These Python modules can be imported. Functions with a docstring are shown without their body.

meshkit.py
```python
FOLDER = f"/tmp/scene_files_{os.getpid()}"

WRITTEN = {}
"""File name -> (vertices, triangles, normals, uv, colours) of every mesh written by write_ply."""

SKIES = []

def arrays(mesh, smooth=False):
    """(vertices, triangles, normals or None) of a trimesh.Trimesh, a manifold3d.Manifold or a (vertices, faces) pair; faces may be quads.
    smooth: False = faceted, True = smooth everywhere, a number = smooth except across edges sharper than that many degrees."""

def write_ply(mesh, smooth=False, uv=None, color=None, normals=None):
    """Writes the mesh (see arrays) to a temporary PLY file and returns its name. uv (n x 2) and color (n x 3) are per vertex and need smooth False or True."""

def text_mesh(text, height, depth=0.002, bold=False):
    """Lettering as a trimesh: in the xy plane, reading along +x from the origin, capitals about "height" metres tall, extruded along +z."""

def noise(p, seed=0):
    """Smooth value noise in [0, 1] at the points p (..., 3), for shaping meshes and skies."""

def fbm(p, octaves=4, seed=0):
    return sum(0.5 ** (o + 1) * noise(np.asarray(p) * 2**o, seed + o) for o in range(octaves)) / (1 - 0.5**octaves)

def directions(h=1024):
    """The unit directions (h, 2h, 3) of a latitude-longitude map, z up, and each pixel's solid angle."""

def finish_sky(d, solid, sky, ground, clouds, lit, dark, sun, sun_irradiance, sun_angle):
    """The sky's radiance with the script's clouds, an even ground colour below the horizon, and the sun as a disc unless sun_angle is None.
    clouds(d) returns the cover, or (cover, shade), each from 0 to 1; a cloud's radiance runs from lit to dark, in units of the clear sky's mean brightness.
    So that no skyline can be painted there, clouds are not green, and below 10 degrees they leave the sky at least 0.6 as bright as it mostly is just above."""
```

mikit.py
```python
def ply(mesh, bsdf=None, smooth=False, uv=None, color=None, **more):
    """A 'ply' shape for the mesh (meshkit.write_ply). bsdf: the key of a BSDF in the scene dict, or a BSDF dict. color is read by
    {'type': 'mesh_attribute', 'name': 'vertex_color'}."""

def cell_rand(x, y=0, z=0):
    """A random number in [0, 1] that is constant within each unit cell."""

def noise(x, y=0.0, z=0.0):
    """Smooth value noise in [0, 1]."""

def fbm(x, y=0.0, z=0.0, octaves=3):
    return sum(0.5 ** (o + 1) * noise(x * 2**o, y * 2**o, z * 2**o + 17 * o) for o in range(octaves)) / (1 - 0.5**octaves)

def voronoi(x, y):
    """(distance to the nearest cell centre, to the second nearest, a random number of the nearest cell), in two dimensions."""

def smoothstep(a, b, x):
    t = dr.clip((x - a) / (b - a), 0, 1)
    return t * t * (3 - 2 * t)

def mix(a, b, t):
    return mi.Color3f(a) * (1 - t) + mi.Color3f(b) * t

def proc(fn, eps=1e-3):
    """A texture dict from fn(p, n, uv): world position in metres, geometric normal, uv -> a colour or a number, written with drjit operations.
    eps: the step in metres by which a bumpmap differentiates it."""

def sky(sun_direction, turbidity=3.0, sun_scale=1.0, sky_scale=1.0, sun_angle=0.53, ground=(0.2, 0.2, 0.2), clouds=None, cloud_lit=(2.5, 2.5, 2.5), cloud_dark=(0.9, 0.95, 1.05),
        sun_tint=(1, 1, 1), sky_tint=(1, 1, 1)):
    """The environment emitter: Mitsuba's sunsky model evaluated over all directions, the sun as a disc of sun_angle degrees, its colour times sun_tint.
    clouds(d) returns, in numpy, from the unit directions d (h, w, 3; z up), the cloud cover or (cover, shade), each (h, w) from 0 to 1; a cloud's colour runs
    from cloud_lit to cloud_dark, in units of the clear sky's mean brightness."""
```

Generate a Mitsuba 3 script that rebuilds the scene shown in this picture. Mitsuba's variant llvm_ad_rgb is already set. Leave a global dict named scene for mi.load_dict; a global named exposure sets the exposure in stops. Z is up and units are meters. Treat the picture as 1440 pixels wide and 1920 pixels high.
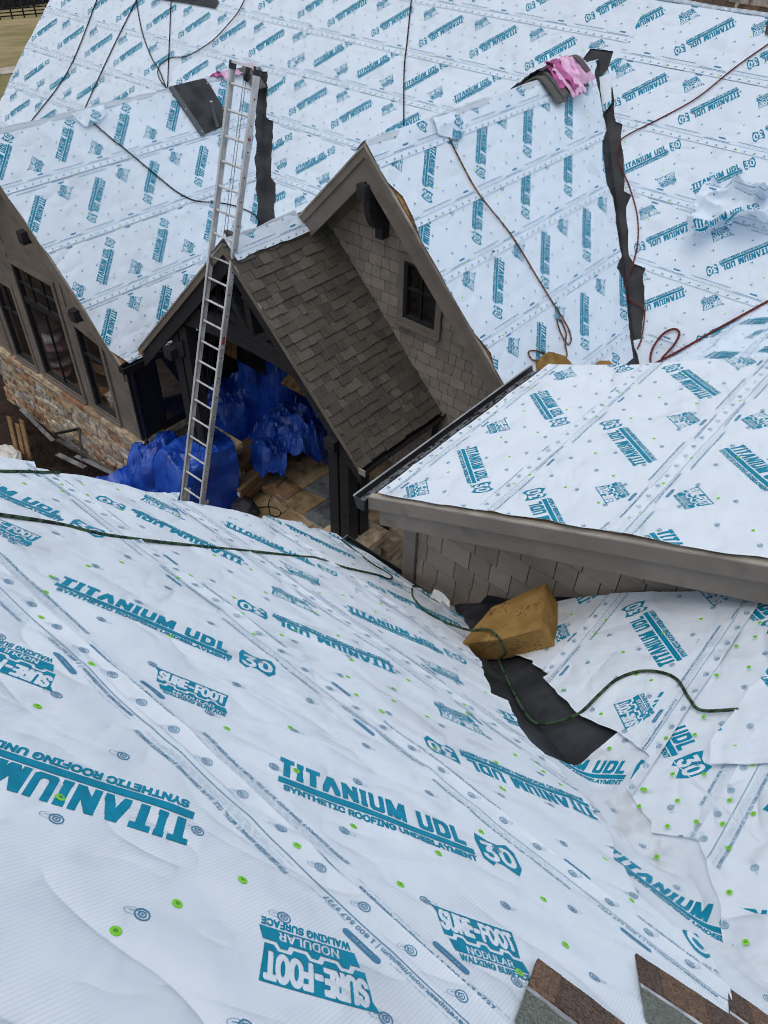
import math, random
import numpy as np, trimesh, shapely, drjit as dr, mitsuba as mi
import mikit, meshkit
from shapely import affinity
from shapely.geometry import Polygon, MultiPolygon, LineString, Point, box as sbox

T = mi.ScalarTransform4f
random.seed(7)
rng = np.random.default_rng(7)
scene, labels = {}, {}

# ------------------------------------------------------------------ camera, sky, exposure
EYE = np.array([0.0, 0.0, 11.0])
FWD = np.array([0.56885, 0.46717, -0.67688])
UPV = np.array([0.50462, 0.45163, 0.73579])
scene['camera'] = {'type': 'perspective', 'fov': 52.47, 'fov_axis': 'x', 'near_clip': 0.05, 'far_clip': 3000.0,
                   'to_world': T().look_at(origin=EYE.tolist(), target=(EYE + FWD).tolist(), up=UPV.tolist())}
# an overcast sky, brightest overhead as overcast skies are
scene['sky'] = mikit.sky([-0.28, 0.10, 0.95], turbidity=4, sun_scale=0.22, sun_tint=(0.98, 1.0, 1.06), sun_angle=45, clouds=lambda d: (1.0, 1 - np.clip(d[..., 2], 0, 1) ** 0.9),
                         cloud_lit=(2.62, 2.94, 3.40), cloud_dark=(1.17, 1.31, 1.51), ground=(0.18, 0.17, 0.15))
exposure = 1.38

S2 = math.sqrt(0.5)
# ------------------------------------------------------------------ materials
noise, fbm, mix, smoothstep = mikit.noise, mikit.fbm, mikit.mix, mikit.smoothstep


def principled(color, rough=0.6, spec=0.4, metal=0.0, **k):
    c = color if isinstance(color, dict) else {'type': 'rgb', 'value': list(color)}
    return {'type': 'principled', 'base_color': c, 'roughness': rough, 'specular': spec, 'metallic': metal, **k}


def two(b):
    return {'type': 'twosided', 'b': b}


def bumped(b, fn, scale, eps=2e-3):
    return {'type': 'bumpmap', 't': mikit.proc(fn, eps), 'scale': scale, 'b': b}


def vary(color, amount=0.15, size=1.0, second=None, dirt=0.0):
    """Base colour with broken-up tone and a little dirt, in world space."""
    c1 = [x * (1 - amount) for x in color]
    c2 = second or [min(1, x * (1 + amount)) for x in color]

    def fn(p, n, uv):
        t = fbm(p.x / size, p.y / size, p.z / size, 4)
        c = mix(c1, c2, smoothstep(0.3, 0.7, t))
        if dirt:
            c = c * (1 - dirt * smoothstep(0.55, 0.8, fbm(p.x * 5.1, p.y * 5.1, p.z * 5.1 + 9, 3)))
        return c
    return mikit.proc(fn)


def sheet_color(p, n, uv):
    rib = 0.5 + 0.5 * dr.sin(uv.x * (2 * math.pi / 0.0095))
    rib = rib * rib * rib * rib
    rib = rib * smoothstep(0.25, 0.6, fbm(uv.x * 3.1, uv.y * 2.2, 3.0, 3))
    dust = smoothstep(0.62, 0.85, fbm(p.x * 2.3, p.y * 2.3, p.z * 2.3, 4))
    tone = 0.93 + 0.13 * fbm(p.x * 1.6, p.y * 1.6, p.z * 1.6 + 4, 4)
    scuff = smoothstep(0.60, 0.78, fbm(p.x * 5 + p.y * 9, p.y * 4 - p.x * 3, p.z * 6, 4)) * smoothstep(0.45, 0.7, fbm(p.x * 1.1, p.y * 1.1, p.z * 1.1 + 2, 2))
    return (1 - 0.16 * scuff) * mi.Color3f(0.725, 0.778, 0.832) * tone * (1 - 0.10 * rib) * (1 - 0.16 * dust)


def sheet_bump(p, n, uv):
    a = fbm(uv.x * 6.0 + uv.y * 1.5, uv.y * 3.0, 1.0, 4)
    b = noise(uv.x * 1.7 - uv.y * 4.5, uv.y * 2.0 + uv.x * 2.0, 7.0)
    crease = dr.abs(b - 0.5) * 2
    rib = 0.5 + 0.5 * dr.sin(uv.x * (2 * math.pi / 0.0095))
    c = noise(uv.x * 4.5 + uv.y * 3.0, uv.y * 9.0 - uv.x * 5.0, 3.0)
    return 0.034 * a + 0.026 * dr.sqrt(crease + 0.01) + 0.010 * dr.sqrt(dr.abs(c - 0.5) * 2 + 0.01) + 0.0004 * rib


def granules(dark, light, warm=None):
    def fn(p, n, uv):
        g = mikit.cell_rand(p.x * 520, p.y * 520, p.z * 520)
        h = noise(p.x * 230, p.y * 230, p.z * 230)
        c = mix(dark, light, 0.25 * g + 0.75 * smoothstep(0.25, 0.75, h))
        return c * (0.85 + 0.3 * fbm(p.x * 3, p.y * 3, p.z * 3, 3))
    return mikit.proc(fn)


def wood_color(base, dark):
    def fn(p, n, uv):
        g = fbm(p.x * 4 + p.y * 3, p.y * 5 - p.x * 2, p.z * 45, 4)
        return mix(dark, base, smoothstep(0.25, 0.7, g))
    return mikit.proc(fn)


M = {}


def mat(name, b):
    scene['mat_' + name] = b
    M[name] = 'mat_' + name


mat('sheet', two(bumped(principled(mikit.proc(sheet_color), 0.42, 0.5), sheet_bump, 1.0)))
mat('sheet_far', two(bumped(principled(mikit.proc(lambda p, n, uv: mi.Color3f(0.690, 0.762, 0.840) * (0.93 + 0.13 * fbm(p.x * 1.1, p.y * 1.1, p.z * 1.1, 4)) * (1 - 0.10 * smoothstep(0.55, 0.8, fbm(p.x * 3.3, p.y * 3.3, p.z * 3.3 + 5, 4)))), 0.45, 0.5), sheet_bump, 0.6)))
mat('ink', two(principled(vary((0.001, 0.225, 0.350), 0.10, 0.03), 0.5, 0.2)))
mat('ink_fine', two(principled((0.075, 0.225, 0.37), 0.5, 0.2)))
mat('membrane', two(bumped(principled(vary((0.018, 0.020, 0.024), 0.35, 0.25, second=(0.038, 0.040, 0.044)), 0.6, 0.4), lambda p, n, uv: 0.010 * fbm(p.x * 7, p.y * 7, p.z * 7, 4) + 0.0006 * noise(p.x * 220, p.y * 220, p.z * 220), 1.0)))
mat('sheet_stained', two(bumped(principled(mikit.proc(lambda p, n, uv: mix(sheet_color(p, n, uv) * 0.95, (0.30, 0.25, 0.20), 0.24 * smoothstep(0.56, 0.76, fbm(uv.x * 7 + uv.y * 3, uv.y * 14, 2.0, 4)) * smoothstep(0.45, 0.65, fbm(uv.x * 2.2, uv.y * 2.2, 6.0, 3)))), 0.42, 0.5), sheet_bump, 1.0)))
mat('osb', two(principled(vary((0.30, 0.17, 0.08), 0.35, 0.05), 0.85, 0.2)))
mat('trim', two(principled(vary((0.200, 0.167, 0.140), 0.10, 0.4, dirt=0.2), 0.55, 0.4)))
mat('trim_edge', two(principled(vary((0.36, 0.32, 0.27), 0.15, 0.15, dirt=0.3), 0.55, 0.4)))
mat('dark_timber', two(principled(wood_color((0.032, 0.031, 0.034), (0.018, 0.018, 0.021)), 0.6, 0.35)))
for i, f in enumerate((0.86, 0.95, 1.0, 1.1)):
    mat('siding_%d' % i, two(principled(vary((0.310 * f, 0.260 * f, 0.216 * f), 0.08, 0.25, dirt=0.18), 0.7, 0.3)))
for i, c in enumerate(((0.088, 0.077, 0.063), (0.104, 0.091, 0.075), (0.122, 0.109, 0.090), (0.096, 0.082, 0.065), (0.076, 0.067, 0.057))):
    mat('shingle_%d' % i, two(principled(granules([x * 0.62 for x in c], [x * 1.45 for x in c]), 0.92, 0.2)))
mat('shingle_side', two(principled((0.014, 0.014, 0.014), 0.9, 0.2)))
for i, c in enumerate(((0.50, 0.39, 0.26), (0.42, 0.29, 0.18), (0.48, 0.44, 0.38), (0.38, 0.20, 0.12), (0.58, 0.49, 0.38), (0.32, 0.27, 0.22))):
    mat('stone_%d' % i, two(principled(vary(c, 0.30, 0.10, dirt=0.35), 0.85, 0.25)))
mat('mortar', two(principled(vary((0.20, 0.16, 0.12), 0.3, 0.05), 0.95, 0.1)))
for i, c in enumerate(((0.36, 0.245, 0.125), (0.42, 0.30, 0.17), (0.19, 0.205, 0.21), (0.30, 0.175, 0.10), (0.35, 0.275, 0.19))):
    mat('flag_%d' % i, two(principled(vary(c, 0.28, 0.22, dirt=0.4), 0.75, 0.3)))
mat('glass', {'type': 'thindielectric', 'int_ior': 1.5})
mat('window_frame', two(principled((0.018, 0.019, 0.021), 0.45, 0.5)))
mat('room', two(principled(vary((0.10, 0.09, 0.082), 0.4, 0.6), 0.9, 0.2)))
mat('insulation', two(principled(vary((0.55, 0.30, 0.33), 0.3, 0.1), 0.95, 0.1)))
mat('lumber', two(principled(wood_color((0.46, 0.31, 0.16), (0.33, 0.20, 0.09)), 0.75, 0.25)))
mat('weathered', two(principled(wood_color((0.36, 0.23, 0.12), (0.22, 0.13, 0.06)), 0.85, 0.2)))
mat('aluminium', two(principled(vary((0.66, 0.66, 0.66), 0.12, 0.12, dirt=0.25), 0.42, 0.5, 0.35)))
mat('black_metal', two(principled((0.014, 0.014, 0.016), 0.35, 0.5)))
mat('gutter_inner', two(principled(vary((0.20, 0.20, 0.21), 0.5, 0.02), 0.4, 0.5, 0.5)))
mat('flashing', two(principled(vary((0.30, 0.30, 0.31), 0.25, 0.2, dirt=0.5), 0.45, 0.5, 0.4)))
mat('lead_pipe', two(principled((0.10, 0.11, 0.12), 0.5, 0.4, 0.3)))
mat('cap_green', two(principled((0.24, 0.70, 0.02), 0.35, 0.5)))
mat('cap_full', two(principled({'type': 'mesh_attribute', 'name': 'vertex_color'}, 0.35, 0.5)))
mat('cap_dimple', two(principled((0.11, 0.36, 0.01), 0.5, 0.4)))
mat('tarp', two(bumped(principled(vary((0.005, 0.055, 0.42), 0.25, 0.3, second=(0.02, 0.10, 0.52)), 0.24, 0.6), lambda p, n, uv: 0.012 * fbm(p.x * 9 + p.z * 3, p.y * 9 - p.z * 3, p.z * 9, 4) + 0.0015 * noise(p.x * 60, p.y * 60, p.z * 60), 1.0)))
mat('tarp_dark', two(principled((0.010, 0.014, 0.026), 0.4, 0.4)))
mat('cardboard', two(principled(vary((0.20, 0.125, 0.07), 0.12, 0.2), 0.8, 0.2)))
mat('paper', two(principled(vary((0.78, 0.78, 0.77), 0.08, 0.04), 0.7, 0.3)))
mat('rope_black', two(bumped(principled((0.018, 0.018, 0.020), 0.75, 0.3), lambda p, n, uv: 0.003 * dr.sin((p.x + p.y + p.z) * 300), 1.0, 5e-4)))
mat('rope_brown', two(principled(mikit.proc(lambda p, n, uv: mix((0.05, 0.03, 0.02), (0.24, 0.10, 0.05), smoothstep(0.4, 0.6, noise(p.x * 45, p.y * 45, p.z * 45)))), 0.8, 0.3)))
mat('rope_red', two(principled(mikit.proc(lambda p, n, uv: mix((0.10, 0.012, 0.014), (0.17, 0.035, 0.03), noise(p.x * 40, p.y * 40, p.z * 40))), 0.7, 0.3)))
mat('rope_green', two(principled(mikit.proc(lambda p, n, uv: mix((0.012, 0.018, 0.014), mix((0.018, 0.055, 0.028), (0.06, 0.11, 0.05), noise(p.x * 60, p.y * 60, p.z * 60)), smoothstep(0.35, 0.5, noise(p.x * 38, p.y * 38, p.z * 38)))), 0.8, 0.3)))


def foam_color(p, n, uv):
    t = fbm(p.x * 6, p.y * 6, p.z * 6, 4)
    slit = smoothstep(0.66, 0.72, noise(p.x * 16 + p.y * 12, p.y * 70 - p.x * 52, p.z * 60)) * smoothstep(0.5, 0.62, fbm(p.x * 7, p.y * 7, p.z * 7 + 3, 2))
    return mix((0.24, 0.130, 0.040), (0.33, 0.195, 0.066), smoothstep(0.3, 0.7, t)) * (1 - 0.55 * slit) * (1 - 0.3 * smoothstep(0.6, 0.8, fbm(p.x * 3, p.y * 3, p.z * 3 + 7, 4)))


mat('foam', two(bumped(principled(mikit.proc(foam_color), 0.95, 0.1), lambda p, n, uv: 0.006 * fbm(p.x * 30, p.y * 30, p.z * 30, 3), 1.0)))
mat('wrapper_pink', two(principled(vary((0.72, 0.40, 0.58), 0.25, 0.12), 0.28, 0.6)))
mat('wrapper_magenta', two(principled(vary((0.45, 0.07, 0.25), 0.4, 0.1), 0.28, 0.6)))
mat('strip_grey', two(principled(granules((0.075, 0.072, 0.066), (0.16, 0.15, 0.14)), 0.9, 0.2)))
mat('shingle_brown', two(principled(granules((0.06, 0.038, 0.027), (0.23, 0.145, 0.10)), 0.95, 0.15)))
mat('shingle_umber', two(principled(granules((0.04, 0.030, 0.026), (0.16, 0.11, 0.085)), 0.95, 0.15)))
mat('shingle_sage', two(principled(granules((0.07, 0.08, 0.068), (0.20, 0.215, 0.185)), 0.95, 0.15)))
mat('clear_tape', two(principled(vary((0.40, 0.40, 0.42), 0.35, 0.05), 0.12, 0.8)))
mat('sticker_yellow', two(principled((0.62, 0.52, 0.03), 0.5, 0.4)))
mat('sticker_white', two(principled((0.66, 0.66, 0.66), 0.5, 0.4)))
mat('sticker_red', two(principled((0.42, 0.05, 0.04), 0.5, 0.4)))
mat('bag_white', two(principled(vary((0.72, 0.70, 0.64), 0.1, 0.1), 0.5, 0.4)))
mat('twig', two(principled((0.055, 0.04, 0.032), 0.9, 0.1)))
mat('bark_dark', two(principled(vary((0.045, 0.042, 0.042), 0.3, 0.8), 0.95, 0.1)))
mat('fence_black', two(principled((0.02, 0.018, 0.018), 0.8, 0.2)))
mat('leaf_dry', two(principled((0.50, 0.40, 0.20), 0.8, 0.2)))


def ground_color(p, n, uv):
    r = dr.sqrt(dr.square(p.x - 9) + dr.square(p.y - 10))
    t = fbm(p.x * 5, p.y * 5, 0, 4)
    mulch = mix((0.018, 0.012, 0.010), (0.060, 0.040, 0.032), t)
    big = fbm(p.x * 0.05, p.y * 0.16, 2.0, 4)
    small = fbm(p.x * 0.6, p.y * 0.6, 5.0, 4)
    grass = mix((0.155, 0.128, 0.058), (0.255, 0.195, 0.105), smoothstep(0.3, 0.7, 0.6 * big + 0.4 * small))
    grass = mix(grass, (0.125, 0.125, 0.050), 0.55 * smoothstep(0.45, 0.7, fbm(p.x * 0.07 + 3, p.y * 0.07, 8.0, 3)))
    return mix(mulch, grass, smoothstep(14.0, 24.0, r + 3 * t))


mat('ground', two(principled(mikit.proc(ground_color), 0.95, 0.1)))
mat('gravel', two(principled(vary((0.33, 0.29, 0.24), 0.15, 0.8), 0.95, 0.1)))
mat('dirt', two(principled(vary((0.16, 0.095, 0.060), 0.3, 0.4, dirt=0.3), 0.95, 0.1)))


# ------------------------------------------------------------------ mesh helpers
class MB:
    def __init__(self):
        self.v, self.f, self.n = [], [], 0

    def add(self, v, f):
        v, f = np.asarray(v, float), np.asarray(f, int)
        self.v.append(v)
        self.f.append(f + self.n)
        self.n += len(v)
        return self

    def tm(self, m):
        return self.add(m.vertices, m.faces)

    def box(self, c, ax, ay, az):
        """A box about c with half axes ax, ay, az (vectors)."""
        c, ax, ay, az = (np.asarray(x, float) for x in (c, ax, ay, az))
        if np.dot(np.cross(ax, ay), az) < 0:
            ax = -ax
        v = [c + i * ax + j * ay + k * az for i in (-1, 1) for j in (-1, 1) for k in (-1, 1)]
        return self.add(v, [[0, 1, 3], [0, 3, 2], [4, 6, 7], [4, 7, 5], [0, 4, 5], [0, 5, 1], [2, 3, 7], [2, 7, 6], [0, 2, 6], [0, 6, 4], [1, 5, 7], [1, 7, 3]])

    def aabb(self, x0, x1, y0, y1, z0, z1):
        return self.box([(x0 + x1) / 2, (y0 + y1) / 2, (z0 + z1) / 2], [(x1 - x0) / 2, 0, 0], [0, (y1 - y0) / 2, 0], [0, 0, (z1 - z0) / 2])

    def beam(self, p, q, w, h, up=(0, 0, 1)):
        p, q = np.asarray(p, float), np.asarray(q, float)
        d = q - p
        l = np.linalg.norm(d)
        d /= l
        s = np.cross(d, up)
        s /= np.linalg.norm(s)
        u = np.cross(s, d)
        return self.box((p + q) / 2, d * l / 2, s * w / 2, u * h / 2)

    def tube(self, pts, r, sides=8):
        p = np.asarray(pts, float)
        t = np.gradient(p, axis=0)
        t /= np.linalg.norm(t, axis=1, keepdims=True) + 1e-12
        a = np.cross(t, np.where(np.abs(t[:, 2:]) < 0.95, [0, 0, 1.0], [1.0, 0, 0]))
        a /= np.linalg.norm(a, axis=1, keepdims=True) + 1e-12
        b = np.cross(t, a)
        ang = np.arange(sides) * 2 * np.pi / sides
        rr = np.broadcast_to(r, (len(p),))[:, None, None]
        v = p[:, None] + rr * (np.cos(ang)[None, :, None] * a[:, None] + np.sin(ang)[None, :, None] * b[:, None])
        f = []
        for i in range(len(p) - 1):
            for j in range(sides):
                k = (j + 1) % sides
                q = [i * sides + j, i * sides + k, (i + 1) * sides + k, (i + 1) * sides + j]
                f += [[q[0], q[2], q[1]], [q[0], q[3], q[2]]]
        n = len(p) * sides
        v = np.vstack([v.reshape(-1, 3), p[:1], p[-1:]])
        for j in range(sides):
            k = (j + 1) % sides
            f += [[n, j, k], [n + 1, n - sides + k, n - sides + j]]
        return self.add(v, f)

    def prism(self, poly, o, ex, ey, depth):
        """A shapely polygon in the frame (o, ex, ey), pushed out by the vector depth."""
        o, ex, ey, depth = (np.asarray(x, float) for x in (o, ex, ey, depth))
        for g in getattr(poly, 'geoms', [poly]):
            if g.is_empty or g.geom_type != 'Polygon' or g.area < 1e-7:
                continue
            m = trimesh.creation.extrude_polygon(g, 1.0, engine='earcut')
            v = o + m.vertices[:, :1] * ex + m.vertices[:, 1:2] * ey + m.vertices[:, 2:] * depth
            f = np.array(m.faces)
            if np.dot(np.cross(ex, ey), depth) < 0:
                f = f[:, ::-1]
            self.add(v, f)
        return self

    def get(self):
        return trimesh.Trimesh(np.vstack(self.v), np.vstack(self.f), process=False)


def uniq(key):
    if key not in scene and key not in labels:
        return key
    i = 1
    while '%s_%03d' % (key, i) in scene or '%s_%03d' % (key, i) in labels:
        i += 1
    return '%s_%03d' % (key, i)


def add(key, mesh, m, smooth=False, label=None, cat=None, group=None, kind=None, uv=None, **more):
    key = uniq(key)
    if isinstance(mesh, MB):
        mesh = mesh.get()
    scene[key] = mikit.ply(mesh, M[m], smooth, uv=uv, **more)
    tag(key, label, cat, group, kind)
    return key


def tag(key, label=None, cat=None, group=None, kind=None):
    d = {k: v for k, v in (('label', label), ('category', cat), ('group', group), ('kind', kind)) if v}
    if d:
        labels[key] = d
    return key


def thing(name, label, cat, group=None):
    return tag(uniq(name), label, cat, group)


def smooth_path(pts, n=8):
    """Catmull-Rom through the points."""
    p = np.asarray(pts, float)
    p = np.vstack([2 * p[0] - p[1], p, 2 * p[-1] - p[-2]])
    out = []
    for i in range(1, len(p) - 2):
        for t in np.linspace(0, 1, n, endpoint=False):
            a, b, c, d = p[i - 1:i + 3]
            out.append(0.5 * (2 * b + (c - a) * t + (2 * a - 5 * b + 4 * c - d) * t * t + (3 * b - a - 3 * c + d) * t ** 3))
    return np.array(out + [p[-2]])


def polys(g):
    return [x for x in getattr(g, 'geoms', [g]) if x.geom_type == 'Polygon' and x.area > 1e-8]


def triangulate(g):
    vs, fs, n = [], [], 0
    for x in polys(g):
        v, f = trimesh.creation.triangulate_polygon(x, engine='earcut')
        vs.append(np.asarray(v)[:, :2])
        fs.append(np.asarray(f) + n)
        n += len(v)
    if not vs:
        return np.zeros((0, 2)), np.zeros((0, 3), int)
    return np.vstack(vs), np.vstack(fs)


def subdivided(v, f, edge):
    if len(f) == 0:
        return v, f
    v3, f3 = trimesh.remesh.subdivide_to_size(np.c_[v, np.zeros(len(v))], f, edge, max_iter=9)
    return v3[:, :2], f3


# ------------------------------------------------------------------ print on the underlayment
_glyphs = {}


def letters(text, height, width=None, heavy=0.0, slant=0.0, bold=True):
    """Lettering as a shapely shape, its lower left corner at the origin, fitted to a width."""
    key = (text, bold)
    if key not in _glyphs:
        m = meshkit.text_mesh(text, 1.0, 0.1, bold)
        tri = m.triangles[m.face_normals[:, 2] > 0.9][:, :, :2]
        _glyphs[key] = shapely.union_all(shapely.polygons(tri)).buffer(0.004).simplify(0.012)
    g = _glyphs[key]
    x0, y0, x1, y1 = g.bounds
    s = height
    sx = s if width is None else width / (x1 - x0)
    g = affinity.affine_transform(g, [sx, slant * s, 0, s, -x0 * sx, 0])
    if heavy:
        g = g.buffer(heavy * height, join_style='mitre')
    return g


def spaced(word, height, widths, gap, heavy=0.0, slant=0.0):
    """Condensed display lettering: each letter fitted to its own width, with clear gaps."""
    x, out = 0.0, []
    for c, w in zip(word, widths):
        g = letters(c, height, w, 0.0, 0.0)
        y0, y1 = g.bounds[1], g.bounds[3]
        g = affinity.translate(affinity.scale(g, 1, height / (y1 - y0), origin=(0, 0)), 0, -y0 * height / (y1 - y0))
        g = g.buffer(heavy, join_style='mitre').intersection(sbox(0, 0, w, height))
        out.append(affinity.translate(g, x, 0))
        x += w + gap
    g = shapely.union_all(out)
    return affinity.affine_transform(g, [1, slant, 0, 1, 0, 0])


def title_shape(detail):
    """TITANIUM UDL over a bar over the second line, and the numbered box; centred, unrotated."""
    t = affinity.translate(spaced('TIT\u039bNIUM', 0.101, (0.052, 0.0255, 0.052, 0.064, 0.060, 0.0255, 0.058, 0.076), 0.0085, 0.0058, 0.12), -0.438, -0.021)
    u = affinity.translate(spaced('UDL', 0.101, (0.060, 0.062, 0.050), 0.0095, 0.0058, 0.12), 0.082, -0.021)
    bar = Polygon([(-0.445, -0.062), (0.29, -0.062), (0.295, -0.030), (-0.44, -0.030)])
    s = affinity.translate(letters('SYNTHETIC ROOFING UNDERLAYMENT', 0.029, 0.715, 0.05, 0.12), -0.43, -0.1)
    bx = Polygon([(0.325, -0.060), (0.355, -0.088), (0.375, -0.060), (0.405, -0.062), (0.455, -0.098), (0.490, -0.045), (0.500, 0.048), (0.480, 0.085), (0.430, 0.060), (0.395, 0.062), (0.345, 0.090), (0.330, 0.045)])
    num = affinity.translate(letters('30', 0.100, 0.135, 0.03, 0.12), 0.338, -0.052)
    return [t, u, bar, s, bx.difference(num)]


def logo_shape():
    """SURE-FOOT knocked out of a slanted block, a cleat line, then the two lines below."""
    top = Polygon([(-0.128, -0.018), (0.118, -0.018), (0.140, 0.100), (-0.140, 0.100), (-0.128, 0.075)])
    cleat = LineString([(-0.14, -0.012), (-0.098, -0.012), (-0.090, 0.004), (-0.066, 0.004), (-0.058, -0.012), (-0.022, -0.012), (-0.014, 0.004), (0.010, 0.004), (0.018, -0.012), (0.054, -0.012), (0.062, 0.004), (0.086, 0.004), (0.094, -0.012), (0.14, -0.012)]).buffer(0.006, join_style='mitre')
    sf = affinity.translate(letters('SURE-FOOT', 0.068, 0.245, 0.05, 0.10), -0.125, 0.020)
    low = Polygon([(-0.112, -0.058), (0.128, -0.058), (0.122, -0.010), (-0.120, -0.010)])
    nd = affinity.translate(letters('NODULAR', 0.026, 0.150, 0.02, 0.1), -0.07, -0.053)
    ws = affinity.translate(letters('WALKING SURFACE', 0.021, 0.225, 0.03, 0.1), -0.105, -0.086)
    return [top.difference(sf).difference(cleat), low.difference(nd).difference(cleat), ws]


def ring(r0, r1, n=16, sx=1.0, cx=0.0, cy=0.0, rot=0):
    g = Point(0, 0).buffer(r1, quad_segs=n // 4)
    if r0 > 0:
        g = g.difference(Point(0, 0).buffer(r0, quad_segs=n // 4))
    return affinity.translate(affinity.rotate(affinity.scale(g, sx, 1, origin=(0, 0)), rot, origin=(0, 0)), cx, cy)


def rot45(g):
    return affinity.rotate(g, 45, origin=(0, 0))


PERIOD = 1.21
TITLE = [rot45(g) for g in title_shape(1)]
LOGO = [affinity.translate(rot45(g), 0.463, -0.285) for g in logo_shape()]
TARGET_FULL = [ring(0.014, 0.0175), ring(0.0065, 0.0095, 12), ring(0, 0.003, 8), ring(0.0165, 0.018, 16, 0.55, 0.018, 0.012, -40), LineString([(0.0, -0.012), (0.024, 0.016)]).buffer(0.0007)]
TARGET_FAR = [ring(0.0, 0.0150, 8, 0.75, 0, 0, 30), ring(0.013, 0.0165, 8, 0.6, 0.017, 0.011, -40)]
TARGETS = [(-0.03 + 0.3025 * k, 0.315) for k in range(4)] + [(0.125 + 0.3025 * k, 0.0) for k in range(4)] + [(-0.327 + 0.3025 * k, -0.315) for k in range(4)]
EDGE_TARGETS = [(0.05 + 0.151 * k, 0.575) for k in range(8)] + [(0.05 + 0.151 * k, -0.575) for k in range(8)]


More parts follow.
